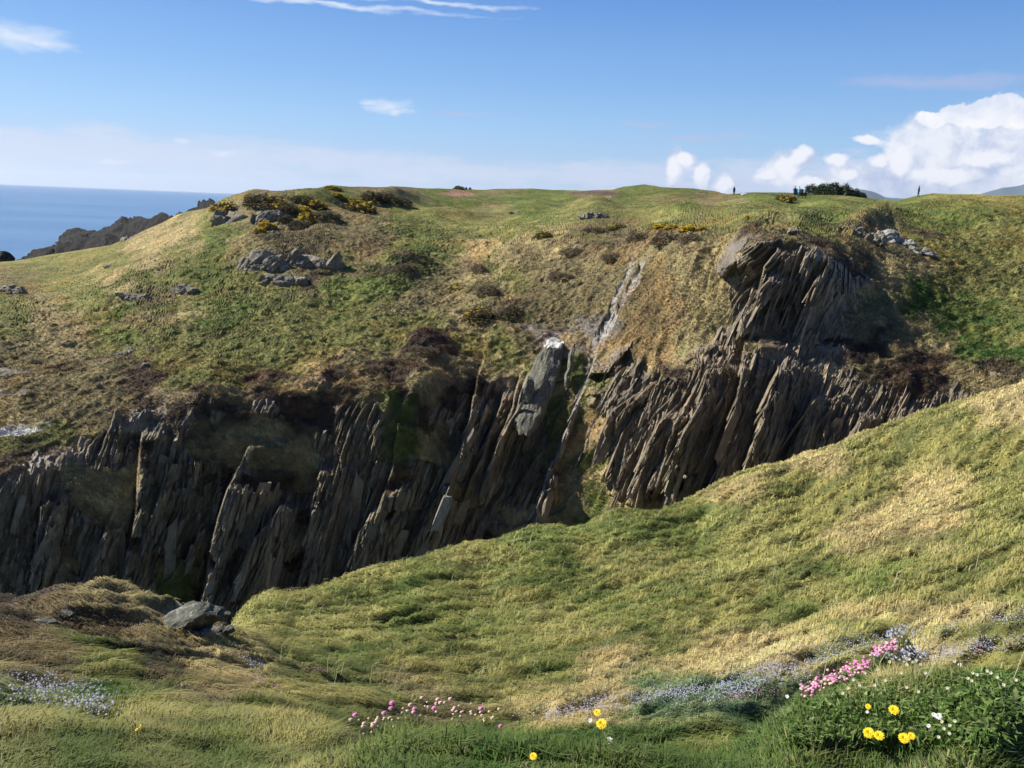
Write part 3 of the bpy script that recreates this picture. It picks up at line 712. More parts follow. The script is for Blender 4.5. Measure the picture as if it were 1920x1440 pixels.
# standing slab with the white top, in the cleft of the cliff
mr_grey_dk = rock_mat('slab_slate', (.075, .070, .050), (.15, .14, .105), (.36, .34, .28), 1.6, .5, .05)
def slab(px0, py0, px1, py1, wpx, label, seed, white=True, depth=1.6):
    a_, _, _ = far_at(px0, py0); b_, _, _ = far_at(px1, py1 + 14); da, db = np.hypot(*a_[:2]) - .8, np.hypot(*b_[:2]) - .9
    B_, T_ = at(px0, py0, da), at(px1, py1, db); up_ = T_ - B_; H_ = np.linalg.norm(up_); up_ /= H_
    Wm = wpx * db / F; rt_ = np.array([.94, .34, 0]); rt_ -= up_ * (rt_ @ up_); rt_ /= np.linalg.norm(rt_); bk_ = np.cross(up_, rt_); bk_ *= np.sign(bk_[1])
    Q, Fc = faceted(seed, 5, 22, .05, 1.2, 2.5)
    # squarer than a boulder: push towards a prism
    Q = np.sign(Q) * np.abs(Q) ** .72
    Q = np.clip(Q / np.abs(Q).max(0), -1, 1)
    tc_ = .55 if white else .8; Q[:, 2] = np.clip(Q[:, 2], -1, tc_ + .03 * fbm(Q * 2, 3, seed)) / tc_; z = Q[:, 2]; flat_ = z > .93; Q[:, 2] = z + (.12 * Q[:, 0] + .42 * Q[:, 1]) * np.clip(z, 0, 1)
    V = (B_ + T_) / 2 - up_ * H_ * .12 + bk_ * depth * .35 + up_ * (Q[:, 2:3] * H_ * .60) + rt_ * (Q[:, :1] * Wm * .5 * (1.12 - .12 * Q[:, 2:3])) + bk_ * (Q[:, 1:2] * depth * .6)
    V = V + (fbm(V * .9, 4, seed)[:, None] * rt_ * .16 + fbm(V * 1.1 + 5, 4, seed)[:, None] * bk_ * .22)
    mid = Q[Fc].mean(1); tri = V[Fc]; fn = np.cross(tri[:, 1] - tri[:, 0], tri[:, 2] - tri[:, 0]); fn /= np.linalg.norm(fn, axis=1, keepdims=True) + 1e-9
    top_ = flat_[Fc].all(1) if white else np.zeros(len(Fc), bool)
    o = mesh_np('rock_slab', V, Fc[~top_], mr_grey_dk); tag(o, label, 'rock slab')
    if white:
        u_, inv_ = np.unique(Fc[top_], return_inverse=True); mesh_np('lichen_crust', V[u_], inv_.reshape(-1, 3), mr_white, parent=o)
    return o
slab(1008, 742, 1046, 630, 46, 'tall standing slab with a white lichen top in the cleft of the cliff', 11)
slab(986, 745, 1000, 708, 20, 'short pale pointed slab left of the white-topped one', 12, white=False, depth=.7)
slab(1066, 705, 1078, 642, 10, 'thin dark fin just right of the white-topped slab', 13, white=False, depth=.6)

# foreground rocks on the left mound
def near_rock(px, py, w, h, label, seed, n=1, lean=10, mat=None, flat=1.0):
    P0, _, _ = near_at(px, py + h * .4, 2.2); d_ = np.hypot(P0[0], P0[1]); s = d_ / F; W_, H_ = w * s, h * s
    r_ = np.random.default_rng(seed); lb = []
    for k_ in range(n):
        x = ((k_ + .5) / n - .5)
        lb.append((x * W_ * .8, r_.normal(0, .12) * W_, H_ * .3 - x * H_ * .4, W_ / n * .62 + W_ * .05, W_ * .35, H_ * .6 * flat, lean + r_.normal(0, 6), seed * 10 + k_))
    return rock_obj('boulder' if n == 1 else 'rock_ledge', label, 'rock', lb, mat or mr_near, tuple(P0), None, 4, rough=.10)
near_rock(350, 1154, 124, 54, 'lichen-covered grey hump of rock crowning the right end of the near left mound', 31, 1, -20)
near_rock(362, 1166, 96, 22, 'flat bluish-white slate ledge in front of the grey hump on the near mound', 32, 5, -16, mat=mr_ledge, flat=.5)
near_rock(418, 1187, 40, 13, 'thin dark slate flake stepping down the right side of the near mound', 33, 2, -14)
near_rock(452, 1195, 16, 13, 'small rounded dark stone at the foot of the near mound', 34)
near_rock(82, 1166, 44, 24, 'green-grey boulder half sunk in the heather of the near left mound', 35)
near_rock(126, 1157, 22, 11, 'small pale stone just right of the green-grey boulder', 36)
near_rock(42, 1176, 16, 10, 'small white stone left of the green-grey boulder', 37)
near_rock(122, 1148, 12, 8, 'tiny white stone above the pale stone on the near mound', 38)

# shore rocks: ridges running out into the sea
def shore(name, label, prof, seed, wid):
    """prof: (px, ytop, d of the water line)"""
    a = np.array(prof, float); n_ = 220; m_ = 60
    px = np.linspace(a[0, 0], a[-1, 0], n_); yt = np.interp(px, a[:, 0], a[:, 1]); dd_ = np.interp(px, a[:, 0], a[:, 2])
    dd2 = dd_ + wid * .45
    top = at(px, yt, dd2); uu = (top - C); uu[:, 2] = 0; uu /= np.linalg.norm(uu, axis=1, keepdims=True)
    V = np.zeros((m_, n_, 3))
    for k_ in range(m_):
        t = k_ / (m_ - 1); e = (t - .45) * wid
        prof_ = max(0, 1 - abs(t - .45) / (.45 if t < .45 else .55)) ** .62
        V[k_] = top + uu * e; V[k_, :, 2] = -2 + (top[:, 2] + 2) * prof_
    endf = np.minimum(np.arange(n_) / 12, 1)[None]; V[..., 2] = -2 + (V[..., 2] + 2) * endf ** .5
    nz = fbm(V / 14, 3, seed) * 2.2 + 1.2 + np.abs(fbm(V / 4, 3, seed + 5)) * 1.3
    V[..., 2] += (nz - 2.5) * np.clip((V[..., 2] + 2) / 6, 0, 1); V[..., 0] += fbm(V / 5 + 9, 3, seed + 9) * 1.5
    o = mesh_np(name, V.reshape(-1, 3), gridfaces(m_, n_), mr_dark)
    return tag(o, label, 'shore rocks')
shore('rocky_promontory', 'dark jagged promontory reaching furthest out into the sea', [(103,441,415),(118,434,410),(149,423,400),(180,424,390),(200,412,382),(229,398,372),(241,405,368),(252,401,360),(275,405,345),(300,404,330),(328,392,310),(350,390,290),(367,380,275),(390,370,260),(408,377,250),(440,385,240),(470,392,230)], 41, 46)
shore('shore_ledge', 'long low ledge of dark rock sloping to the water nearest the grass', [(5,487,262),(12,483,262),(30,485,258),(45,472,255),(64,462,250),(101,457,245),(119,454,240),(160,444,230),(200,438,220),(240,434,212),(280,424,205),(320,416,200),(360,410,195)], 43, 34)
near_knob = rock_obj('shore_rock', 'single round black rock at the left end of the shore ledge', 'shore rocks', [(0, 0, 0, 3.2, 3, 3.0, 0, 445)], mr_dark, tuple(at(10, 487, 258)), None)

# distant mountains beyond the plateau
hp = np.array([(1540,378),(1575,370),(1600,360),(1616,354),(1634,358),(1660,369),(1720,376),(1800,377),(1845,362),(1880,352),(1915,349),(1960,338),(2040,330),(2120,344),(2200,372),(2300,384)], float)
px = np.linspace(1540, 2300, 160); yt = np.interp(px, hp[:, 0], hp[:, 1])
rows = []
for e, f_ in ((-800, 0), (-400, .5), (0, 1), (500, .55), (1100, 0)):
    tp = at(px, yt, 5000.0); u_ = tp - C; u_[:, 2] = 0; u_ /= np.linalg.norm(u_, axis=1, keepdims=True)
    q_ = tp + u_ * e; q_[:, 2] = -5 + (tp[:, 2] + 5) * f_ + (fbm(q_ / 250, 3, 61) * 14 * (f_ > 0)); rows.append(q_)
dm = mesh_np('distant_hills', np.array(rows).reshape(-1, 3), gridfaces(5, 160), plain('hill_haze_tint', (.07, .10, .12), scale=.002), smooth=True)  # bluish fade of distance haze is put into the hill colour
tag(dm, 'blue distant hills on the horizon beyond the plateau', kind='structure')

# ================================================================== bushes
m_leaf = leaf_mat('bush_foliage', .25, .7); m_flower = leaf_mat('petals', .35, .6)
def leafcloud(seed, n, size, cols, shell=.55, flowers=0, fcols=None, dome=1.0):
    r_ = np.random.default_rng(seed)
    a = r_.uniform(0, 2 * pi, n); ct = r_.uniform(-.05, 1, n); rad = r_.uniform(shell, 1, n) ** .6
    dirs = np.stack([np.cos(a) * np.sqrt(1 - ct * ct * .98), np.sin(a) * np.sqrt(1 - ct * ct * .98), ct], -1)
    lump = 1 + .28 * vn(dirs * 2.6 + seed, seed) + .14 * vn(dirs * 6 + seed, seed + 1)
    P_ = dirs * (rad * lump)[:, None] * np.array([.5, .5, 1.0 * dome])
    keep = vn(dirs * 5 + seed, seed + 4) > -.55; P_ = P_[keep]; dirs = dirs[keep]; n = len(P_)
    u = r_.normal(size=(n, 3)) + dirs * .9; u /= np.linalg.norm(u, axis=1, keepdims=True)
    w = np.cross(u, r_.normal(size=(n, 3))); w /= np.linalg.norm(w, axis=1, keepdims=True)
    s = size * r_.uniform(.5, 1.4, n)[:, None]
    V = np.stack([P_ - w * s * .32, P_ + u * s * .6 - w * s * .2, P_ + u * s * 1.2, P_ + u * s * .5 + w * s * .34], 1).reshape(-1, 3)
    q = np.arange(n * 4).reshape(-1, 4)
    c = np.array(cols)[r_.integers(0, len(cols), n)] * r_.uniform(.6, 1.4, n)[:, None]
    out_ = [(V, q, np.repeat(c, 4, 0))]
    if flowers:
        # blossom sits on top of some lumps only
        m_ = (vn(dirs * 3.2 + seed + 9, seed + 7) > .35 - flowers) & (dirs[:, 2] > .05)
        Pq = P_[m_] * 1.04 + u[m_] * size * .3; nf = len(Pq); s2 = size * .62 * r_.uniform(.6, 1.2, nf)[:, None]
        u2 = r_.normal(size=(nf, 3)); u2 /= np.linalg.norm(u2, axis=1, keepdims=True); w2 = np.cross(u2, r_.normal(size=(nf, 3))); w2 /= np.linalg.norm(w2, axis=1, keepdims=True)
        V2 = np.stack([Pq - u2 * s2, Pq + w2 * s2, Pq + u2 * s2, Pq - w2 * s2], 1).reshape(-1, 3)
        c2 = np.array(fcols)[r_.integers(0, len(fcols), nf)] * r_.uniform(.8, 1.1, nf)[:, None]
        out_.append((V2, np.arange(nf * 4).reshape(-1, 4), np.repeat(c2, 4, 0)))
    return out_
GC = [(.055, .065, .022), (.075, .060, .030), (.045, .040, .022), (.090, .075, .040)]
HC = [(.12, .085, .058), (.095, .066, .045), (.15, .105, .07), (.10, .095, .05)]
EC = [(.030, .055, .020), (.045, .070, .028), (.025, .040, .018)]
YC = [(.66, .48, .04), (.74, .55, .05), (.58, .40, .03)]
bush_protos = {}
def bush(kind, name, px, py, w, h, label, cat, group, var):
    key = (kind, var)
    P0, _, _ = far_at(px, py + h * .45); d_ = np.hypot(P0[0], P0[1]); s = d_ / F
    if key not in bush_protos:
        cols = dict(g0=GC, g1=GC, g2=GC, g3=GC, h=HC, e=EC)[kind]; fl = dict(g1=.05, g2=.32, g3=.75).get(kind, 0)
        pt = leafcloud(700 + var * 13 + hash_k[kind], 3200 if kind == 'e' else 1800, .085, cols, flowers=fl, fcols=YC)
        rt_ = empty(name, (0, 0, 0))
        mesh_np('foliage', pt[0][0], pt[0][1], m_leaf, pt[0][2], parent=rt_)
        if fl: mesh_np('blossom', pt[1][0], pt[1][1], m_flower, pt[1][2], parent=rt_)
        bush_protos[key] = rt_; o = rt_
    else:
        o = copy_tree(bush_protos[key]); o.name = name
    o.location = (P0[0], P0[1], P0[2] - .1 * h * s); o.scale = (w * s * .92, w * s * .8, h * s * .86); o.rotation_euler = (0, 0, float(rng.uniform(0, 6.28)))
    return tag(o, label, cat, group)
hash_k = dict(g0=1, g1=2, g2=3, g3=4, h=5, e=6)
GG, GH = 'gorse bushes on the far headland', 'heather clumps on the far headland'
BUSH = [('g1',423,386,62,20,'gorse bush with sparse yellow bloom at the sea end of the headland'),('g0',482,374,56,22,'dark flowerless gorse mound above the pale crag'),
 ('g2',517,371,34,13,'small orange-yellow gorse on the skyline right of the dark mound'),('g1',530,383,56,20,'gorse bush half in bloom above the shaded blue-grey rock'),
 ('g0',546,394,36,20,'dark gorse hanging over the right side of the shaded rock'),('g0',567,371,62,14,'low brown gorse along the skyline left of the green knoll'),
 ('g2',590,381,50,20,'blooming gorse in the middle of the gorse bank'),('g3',568,392,34,18,'bright yellow gorse at the lower left of the gorse bank'),
 ('g2',575,406,36,20,'orange-yellow gorse hanging lowest on the gorse bank'),('g2',624,351,42,8,'thin strip of gorse bloom crowning the green knoll'),
 ('g3',631,365,32,9,'bright yellow gorse just below the crown of the green knoll'),('g1',657,374,44,12,'gorse with a few flowers right of the green knoll'),
 ('g2',684,386,54,22,'orange blooming gorse at the right end of the gorse bank'),('g1',652,387,42,16,'brown gorse beside the orange blooming one'),
 ('g0',700,366,58,20,'dark brown gorse in the wide clump near the skyline, left part'),('g0',728,368,52,22,'dark brown gorse in the wide clump near the skyline, middle part'),('g0',755,375,40,15,'dark brown gorse tapering off the right end of the skyline clump'),
 ('g3',500,422,36,13,'brightest yellow gorse patch above the large diagonal-cracked crag'),('g3',487,431,28,9,'small yellow gorse at the left tip of the brightest patch'),
 ('g0',560,420,44,16,'flowerless gorse above the broken grey-green outcrop'),('g0',610,402,60,18,'brown gorse under the middle of the gorse bank'),('g0',535,408,30,14,'dark gorse between the crag and the gorse bank'),
 ('g1',900,588,74,26,'wide dark gorse with yellow tips in the middle of the brown hollow'),('g0',958,580,60,24,'dark gorse right of the wide yellow-tipped one'),('g2',858,542,40,13,'low yellow gorse above the wide dark gorse'),
 ('h',897,501,36,16,'round dark heather clump at the top left of the brown hollow'),('h',915,540,60,20,'brown heather clump just right of the low yellow gorse'),
 ('g1',1020,438,46,12,'gorse with thin orange bloom at the top of the brown hollow'),('g1',1160,425,44,10,'gorse with thin yellow bloom below the speckled rock'),('h',1113,431,56,14,'dark heather left of the thin yellow gorse'),
 ('g3',1236,424,34,10,'leftmost bush of the yellow gorse band beside the tall buttress'),('g3',1262,426,36,12,'second bush from the left in the yellow gorse band'),('g3',1290,428,36,12,'third bush from the left in the yellow gorse band'),('g3',1316,428,24,9,'rightmost small bush of the yellow gorse band'),
 ('h',1250,447,66,24,'red-brown heather under the left of the yellow gorse band'),('h',1296,446,50,20,'red-brown heather under the right of the yellow gorse band'),('h',1195,443,44,20,'brown heather left of the red-brown clumps'),
 ('g3',1400,408,12,11,'tiny orange-yellow gorse on the lip above the buttress'),('g1',1470,370,32,14,'dark gorse on the plateau left of the three walkers'),('g2',1484,371,20,9,'yellow-tipped gorse at the feet of the three walkers'),
 ('h',800,656,46,18,'dark heather cap on the round brown mound above the cliff'),('h',757,499,40,14,'dark heather on the crest of the diagonal bank'),('h',1360,688,34,16,'dark heather on a ledge of the tall buttress'),
 ('h',640,697,44,12,'dark heather on the cliff lip, left one of two'),('h',706,687,50,11,'dark heather on the cliff lip, right one of two'),('h',1150,480,50,16,'brown heather clump above the pale rock streaks'),('h',1080,470,60,14,'brown heather in the upper middle of the hollow'),('h',1050,515,50,16,'brown heather clump in the centre of the hollow'),('h',1180,590,0,0,'')]
for k_, (kd, px, py, w_, h_, lb) in enumerate(BUSH):
    if w_ == 0: continue
    bush(kd, 'gorse_bush' if kd[0] == 'g' else 'heather_clump', px, py, w_, h_, lb, 'gorse bush' if kd[0] == 'g' else 'heather', GG if kd[0] == 'g' else GH, k_ % 3)
HB = [(1500,360,26,12),(1522,355,34,18),(1542,353,36,22),(1562,352,36,23),(1582,353,34,21),(1600,358,28,14),(1615,363,22,8)]
for k_, (px, py, w_, h_) in enumerate(HB):
    pos_ = ['leftmost low', 'second from the left', 'third from the left', 'tallest, middle', 'third from the right', 'second from the right', 'rightmost small'][k_]
    o = bush('e', 'evergreen_bush', px, py, w_, h_, pos_ + ' dark evergreen bush of the thicket on the skyline', 'bush', 'evergreen thicket on the skyline behind the walkers', k_ % 3)
for px, py, w_, h_, lb in [(860,350,20,6,'low dark shrub on the skyline above the red-earth bunker'),(873,352,6,4,'tiny dark shrub just right of the low skyline shrub'),(881,352,6,4,'tiny dark shrub furthest right above the red-earth bunker')]:
    bush('e', 'skyline_shrub', px, py, w_, h_, lb, 'shrub', 'shrubs on the skyline above the bunker', 1)

# ================================================================== people
def person(label, px, py, hpx, jacket, legs, stride=.15, yaw=0, behind=0, stoop=0, hair=(.06, .045, .03), armswing=.2):
    P0, j_, i_ = far_at(px, py); d_ = np.hypot(P0[0], P0[1]) + behind
    ft = at(px, py, d_) if behind else P0
    if behind: ft[2] = min(ft[2], P0[2] - .2)
    Hh = hpx * d_ / F / math.cos(0); k = Hh / 1.75
    k = max(.9, min(1.1, k))
    bm = bmesh.new(); L = {}
    J = dict(pel=(0, 0, .95), chest=(0, .02 + stoop * .3, 1.28), neck=(0, .02 + stoop * .5, 1.48), head=(0, .03 + stoop * .6, 1.60), top=(0, .03 + stoop * .6, 1.72),
             hl=(-.10, 0, .90), kl=(-.11, stride * .7, .50), al=(-.11, stride * .9 - .02, .09), tl=(-.11, stride * .9 + .14, .04),
             hr=(.10, 0, .90), kr=(.11, -stride * .4, .50), ar=(.11, -stride * 1.1, .12), tr=(.11, -stride * 1.1 + .14, .05),
             sl=(-.19, .02 + stoop * .45, 1.42), el=(-.25, -armswing * .5, 1.15), wl=(-.24, -armswing * .4 + .10, .90), fl=(-.24, -armswing * .4 + .14, .80),
             sr=(.19, .02 + stoop * .45, 1.42), er=(.25, armswing * .4, 1.15), wr=(.24, armswing + .06, .92), fr=(.24, armswing + .12, .83))
    R_ = dict(pel=.155, chest=.165, neck=.06, head=.105, top=.07, hl=.10, kl=.065, al=.045, tl=.04, hr=.10, kr=.065, ar=.045, tr=.04, sl=.075, el=.05, wl=.035, fl=.032, sr=.075, er=.05, wr=.035, fr=.032)
    E_ = [('pel','chest'),('chest','neck'),('neck','head'),('head','top'),('pel','hl'),('hl','kl'),('kl','al'),('al','tl'),('pel','hr'),('hr','kr'),('kr','ar'),('ar','tr'),
          ('chest','sl'),('sl','el'),('el','wl'),('wl','fl'),('chest','sr'),('sr','er'),('er','wr'),('wr','fr')]
    ks = list(J); me = bpy.data.meshes.new('body'); me.from_pydata([J[a] for a in ks], [(ks.index(a), ks.index(b)) for a, b in E_], []); me.update()
    o = bpy.data.objects.new('tmp', me); COL.objects.link(o)
    md = o.modifiers.new('s', 'SKIN'); o.modifiers.new('u', 'SUBSURF').levels = 1
    for a in range(len(ks)): me.skin_vertices[0].data[a].radius = (R_[ks[a]],) * 2; me.skin_vertices[0].data[a].use_root = (a == 0)
    dg = bpy.context.evaluated_depsgraph_get(); ev = bpy.data.meshes.new_from_object(o.evaluated_get(dg))
    bpy.data.objects.remove(o)
    nv = len(ev.vertices); co = np.zeros(nv * 3, np.float32); ev.vertices.foreach_get('co', co); co = co.reshape(-1, 3)
    rt_ = empty('person', tuple(ft), yaw); rt_.scale = (k,) * 3
    body = bpy.data.objects.new('body', ev); COL.objects.link(body); body.parent = rt_
    ev.materials.clear()
    for nm_, c_ in (('jacket', jacket), ('trousers', legs), ('skin', (.45, .28, .20)), ('shoes', (.03, .025, .02))):
        ev.materials.append(plain('walker_' + nm_, c_, .8, .2, .15, 20))
    for f_ in ev.polygons:
        z = f_.center[2]; x = abs(f_.center[0])
        f_.material_index = 2 if (z > 1.46 and x < .14) or (x > .2 and z < .90 and z > .7) else (3 if z < .12 else (1 if z < .86 else 0)); f_.use_smooth = True
    # hair cap
    V_, F_ = ICO[2]; m_ = V_ * np.array([.105, .115, .12]) + np.array([0, .01 + stoop * .6, 1.645])
    fk = F_[(V_[F_].mean(1)[:, 2] > .05)]
    u_, inv_ = np.unique(fk, return_inverse=True); hb = mesh_np('hair', m_[u_], inv_.reshape(fk.shape), plain('hair', hair, .7), smooth=True, parent=rt_)
    # jacket hem
    a = np.linspace(0, 2 * pi, 24, endpoint=False); r1 = np.stack([np.cos(a) * .185, np.sin(a) * .13, np.full(24, 1.05)], -1); r2 = np.stack([np.cos(a) * .205, np.sin(a) * .155, np.full(24, .80)], -1); r3 = np.stack([np.cos(a) * .19, np.sin(a) * .14 + stoop * .25, np.full(24, 1.30)], -1)
    mesh_np('jacket', np.concatenate([r3, r1, r2]), np.array([(b * 24 + u, b * 24 + (u + 1) % 24, b * 24 + 24 + (u + 1) % 24, b * 24 + 24 + u) for b in (0, 1) for u in range(24)]), plain('jacket', jacket, .8), smooth=True, parent=rt_)
    return tag(rt_, label, 'person', 'walkers on the skyline')
person('walker in dark blue standing half hidden behind the crest, beside a pale bag', 1376, 365, 16, (.02, .045, .085), (.02, .03, .05), .05, .3, behind=1.5, stoop=.15)
person('walker all in black, leftmost of the three beside the gorse', 1489, 370, 19, (.015, .018, .03), (.012, .014, .02), .12, -1.2)
person('walker in a light blue jacket, middle of the three beside the gorse', 1496, 370, 19, (.12, .32, .50), (.05, .12, .20), .12, -1.3, hair=(.35, .16, .14))
person('walker in a grey jacket and black trousers striding, rightmost of the three', 1507, 371, 19, (.20, .22, .28), (.01, .01, .012), .34, -1.4, armswing=.25)
person('lone walker in black on the crest near the right edge', 1721, 369, 18, (.012, .015, .014), (.012, .012, .02), .10, 1.0, armswing=.1)
# pale bag and marker post
P0, _, _ = far_at(1396, 367)
a = np.linspace(0, 2 * pi, 20, endpoint=False); xs_ = [0, .05, .3, .7, .95, 1.0]; rs_ = [.03, .13, .15, .14, .12, .03]
bagV = np.concatenate([np.stack([np.full(20, x), np.cos(a) * r, np.sin(a) * r + .15], -1) for x, r in zip(xs_, rs_)])
bg_ = mesh_np('golf_bag', bagV, np.array([(b * 20 + u, b * 20 + (u + 1) % 20, b * 20 + 20 + (u + 1) % 20, b * 20 + 20 + u) for b in range(5) for u in range(20)]), plain('pale_canvas', (.75, .73, .62), .7), smooth=True)
bg_.location = tuple(P0 + np.array([-.5, 0, .05])); bg_.rotation_euler = (0, -.12, .2); tag(bg_, 'pale bag lying on the grass right of the half-hidden walker', 'bag')
P0, _, _ = far_at(1587, 366)
a = np.linspace(0, 2 * pi, 12, endpoint=False)
pv = np.concatenate([np.stack([np.cos(a) * r, np.sin(a) * r, np.full(12, z)], -1) for z, r in ((-.2, .06), (.75, .06), (.80, .04), (.80, .001))])
po = mesh_np('marker_post', pv, np.array([(b * 12 + u, b * 12 + (u + 1) % 12, b * 12 + 12 + (u + 1) % 12, b * 12 + 12 + u) for b in range(3) for u in range(12)]), plain('white_paint', (.75, .76, .70), .6))
po.location = tuple(P0); tag(po, 'small white marker post in front of the evergreen thicket', 'post')

# ================================================================== flowers
m_stem = plain('stem_green', (.13, .17, .05), .7)
def tube(p0, p1, r, n=6, bend=.0):
    p0, p1 = np.array(p0, float), np.array(p1, float); V = []
    for t in np.linspace(0, 1, 5):
        c_ = p0 * (1 - t) + p1 * t + np.array([bend * math.sin(t * pi), 0, 0])
        for a in range(n): V.append(c_ + np.array([math.cos(a * 2 * pi / n) * r, math.sin(a * 2 * pi / n) * r, 0]))
    q = [(b * n + u, b * n + (u + 1) % n, b * n + n + (u + 1) % n, b * n + n + u) for b in range(4) for u in range(n)]
    return np.array(V), np.array(q)
def rotz_to(nrm):
    q = Vector(nrm).to_track_quat('Z', 'Y'); return np.array(q.to_matrix())
def petals(rings, R):
    """rings: (count, length, width, rise, start radius)"""
    V, q = [], []
    for (n_, ln_, wd_, rise, r0) in rings:
        off = rng.uniform(0, 1)
        for a in range(n_):
            t = (a + off) * 2 * pi / n_ + rng.normal(0, .04); l2 = ln_ * rng.uniform(.88, 1.08)
            u = np.array([math.cos(t), math.sin(t), 0]); w = np.array([-math.sin(t), math.cos(t), 0]); b = len(V)
            V += [u * r0 - w * wd_ * .3, u * (r0 + l2 * .6) - w * wd_ * .5 + [0, 0, rise * .7], u * (r0 + l2) - w * wd_ * .35 + [0, 0, rise], u * (r0 + l2) + w * wd_ * .35 + [0, 0, rise], u * (r0 + l2 * .6) + w * wd_ * .5 + [0, 0, rise * .7], u * r0 + w * wd_ * .3]
            q += [(b, b + 1, b + 4, b + 5), (b + 1, b + 2, b + 3, b + 4)]
    return np.array(V) @ R.T, np.array(q)
m_yel = plain('dandelion_yellow', (.78, .56, .02), .6, .2, .12, 200); m_pink = plain('thrift_pink', (.52, .20, .36), .7, .2, .3, 300)
m_pale = plain('thrift_faded', (.62, .40, .36), .8, .2, .3, 300); m_tan = plain('thrift_bud', (.58, .46, .32), .8, .2, .3, 300)
m_white = plain('campion_white', (.80, .80, .72), .6, .2, .08, 200); m_cal = plain('campion_calyx', (.40, .24, .20), .7, .2, .3, 200); m_cream = plain('campion_cream', (.62, .60, .38), .6, .2, .15, 200)
def head_at(px, py, drop, minh=.02, dmin=1.9, fwd=0):
    g_, _, _ = near_at(px, py + drop, dmin); d_ = np.hypot(g_[0], g_[1]); d_ -= fwd; h_ = at(px, py, d_)
    if h_[2] < g_[2] + minh: h_[2] = g_[2] + minh
    return g_, h_
def dandelion(px, py, dpx, label, drop=26, face=(-.25, -.45, .8)):
    g_, h_ = head_at(px, py, drop, .03, fwd=.10); dist = np.linalg.norm(h_ - C); r = dpx * dist / F * .40
    rt_ = empty('dandelion', tuple(g_)); hv = h_ - g_; R = rotz_to(face)
    V, q = petals([(26, r * .62, r * .16, r * .02, r * .35), (22, r * .5, r * .15, r * .14, r * .28), (16, r * .36, r * .13, r * .24, r * .18), (10, r * .22, r * .11, r * .30, r * .05)], R)
    mesh_np('flower_head', V + hv, q, m_yel, parent=rt_)
    V, q = tube((0, 0, -.02), hv - np.array(face) * .003, .0016, bend=.004); mesh_np('stem', V, q, m_stem, parent=rt_)
    return tag(rt_, label, 'flower', 'yellow dandelions on the near bank')
for a_ in [(1128,1357,24,'large yellow dandelion in the centre of the bank, above the white campion'),(1120,1336,16,'smaller dandelion just above the large one in the centre'),
 (1000,1418,17,'lone yellow dandelion lowest in the photo near the centre',14),(1629,1374,23,'leftmost of the four open dandelions in the lower right row'),(1648,1379,20,'second from the left of the four open dandelions in the lower right row'),
 (1695,1384,22,'third from the left of the four open dandelions in the lower right row'),(1709,1380,15,'rightmost small one of the four open dandelions in the lower right row'),
 (1676,1331,21,'dandelion on a long pale stem above the lower right row',40),(1628,1325,12,'half-open dandelion left of the long-stemmed one',30),(263,1362,8,'small yellow dandelion alone in the left grass'),(256,1368,6,'tiny yellow bud beside the small dandelion in the left grass'),(1369,1423,8,'tiny orange dandelion bud at the bottom edge',8)]:
    dandelion(*a_)
def campion(px, py, dpx, label='', drop=18, face=(-.2, -.7, .5), mat=None):
    g_, h_ = head_at(px, py, drop, .02, fwd=.14); dist = np.linalg.norm(h_ - C); r = dpx * dist / F * .42
    rt_ = empty('campion_flower', tuple(g_)); hv = h_ - g_; R = rotz_to(face)
    V, q = petals([(5, r * .9, r * .95, r * .1, r * .02), (5, r * .6, r * .6, r * .2, r * .01)], R); mesh_np('petals', V + hv, q, mat or m_white, parent=rt_)
    Vc, Fc = ICO[2]; mesh_np('calyx', Vc * np.array([r * .42, r * .42, r * .62]) @ R.T + hv - np.array(face) * r * .55, Fc, m_cal if mat is None else m_stem, smooth=True, parent=rt_)
    V, q = tube((0, 0, -.02), hv - np.array(face) * r * .9, .0012); mesh_np('stem', V, q, m_stem, parent=rt_)
    return tag(rt_, label, 'flower', 'white campion flowers on the near bank')
for a_ in [(1143,1388,15,'white campion flower below the large central dandelion'),(1107,1351,9,'small white campion flower left of the large central dandelion'),(1760,1343,13,'large white campion flower in the dark leaves at lower right'),(1751,1340,9,'pink-tinged campion flower touching the large white one'),
 (1741,1361,8,'small white campion flower below and left of the large one at lower right'),(1626,1335,6,'tiny white campion flower under the half-open dandelion'),(1476,1306,8,'white campion flower at the left tip of the leafy clump'),(1800,1247,9,'largest white campion on the crest of the leafy clump, right part')]:
    campion(*a_)
CREAM = [(1705,1236),(1712,1241),(1718,1238),(1726,1246),(1668,1241),(1700,1246),(1645,1256),(1622,1262),(1600,1275),(1590,1290),(1640,1285),(1660,1276),(1722,1297),(1776,1290),(1815,1272),(1824,1262),(1832,1265),(1851,1258),(1858,1262),(1870,1270),(1822,1276),(1771,1236),(1790,1240),(1882,1284),(1905,1275),(1700,1289),(1612,1285),(1580,1300),(1752,1232),(1760,1382),(1780,1375),(1790,1352),(1766,1353),(1781,1360),(1770,1366),(1690,1262),(1735,1262)]
for px_, py_ in CREAM: campion(px_, py_, 6.5, drop=44 if py_ < 1310 else 18, label= 'small cream campion flower among the green leaves of the right-hand clump', mat=m_cream)['group'] = 'cream campion flowers in the leafy clump'
thrift_protos = {}
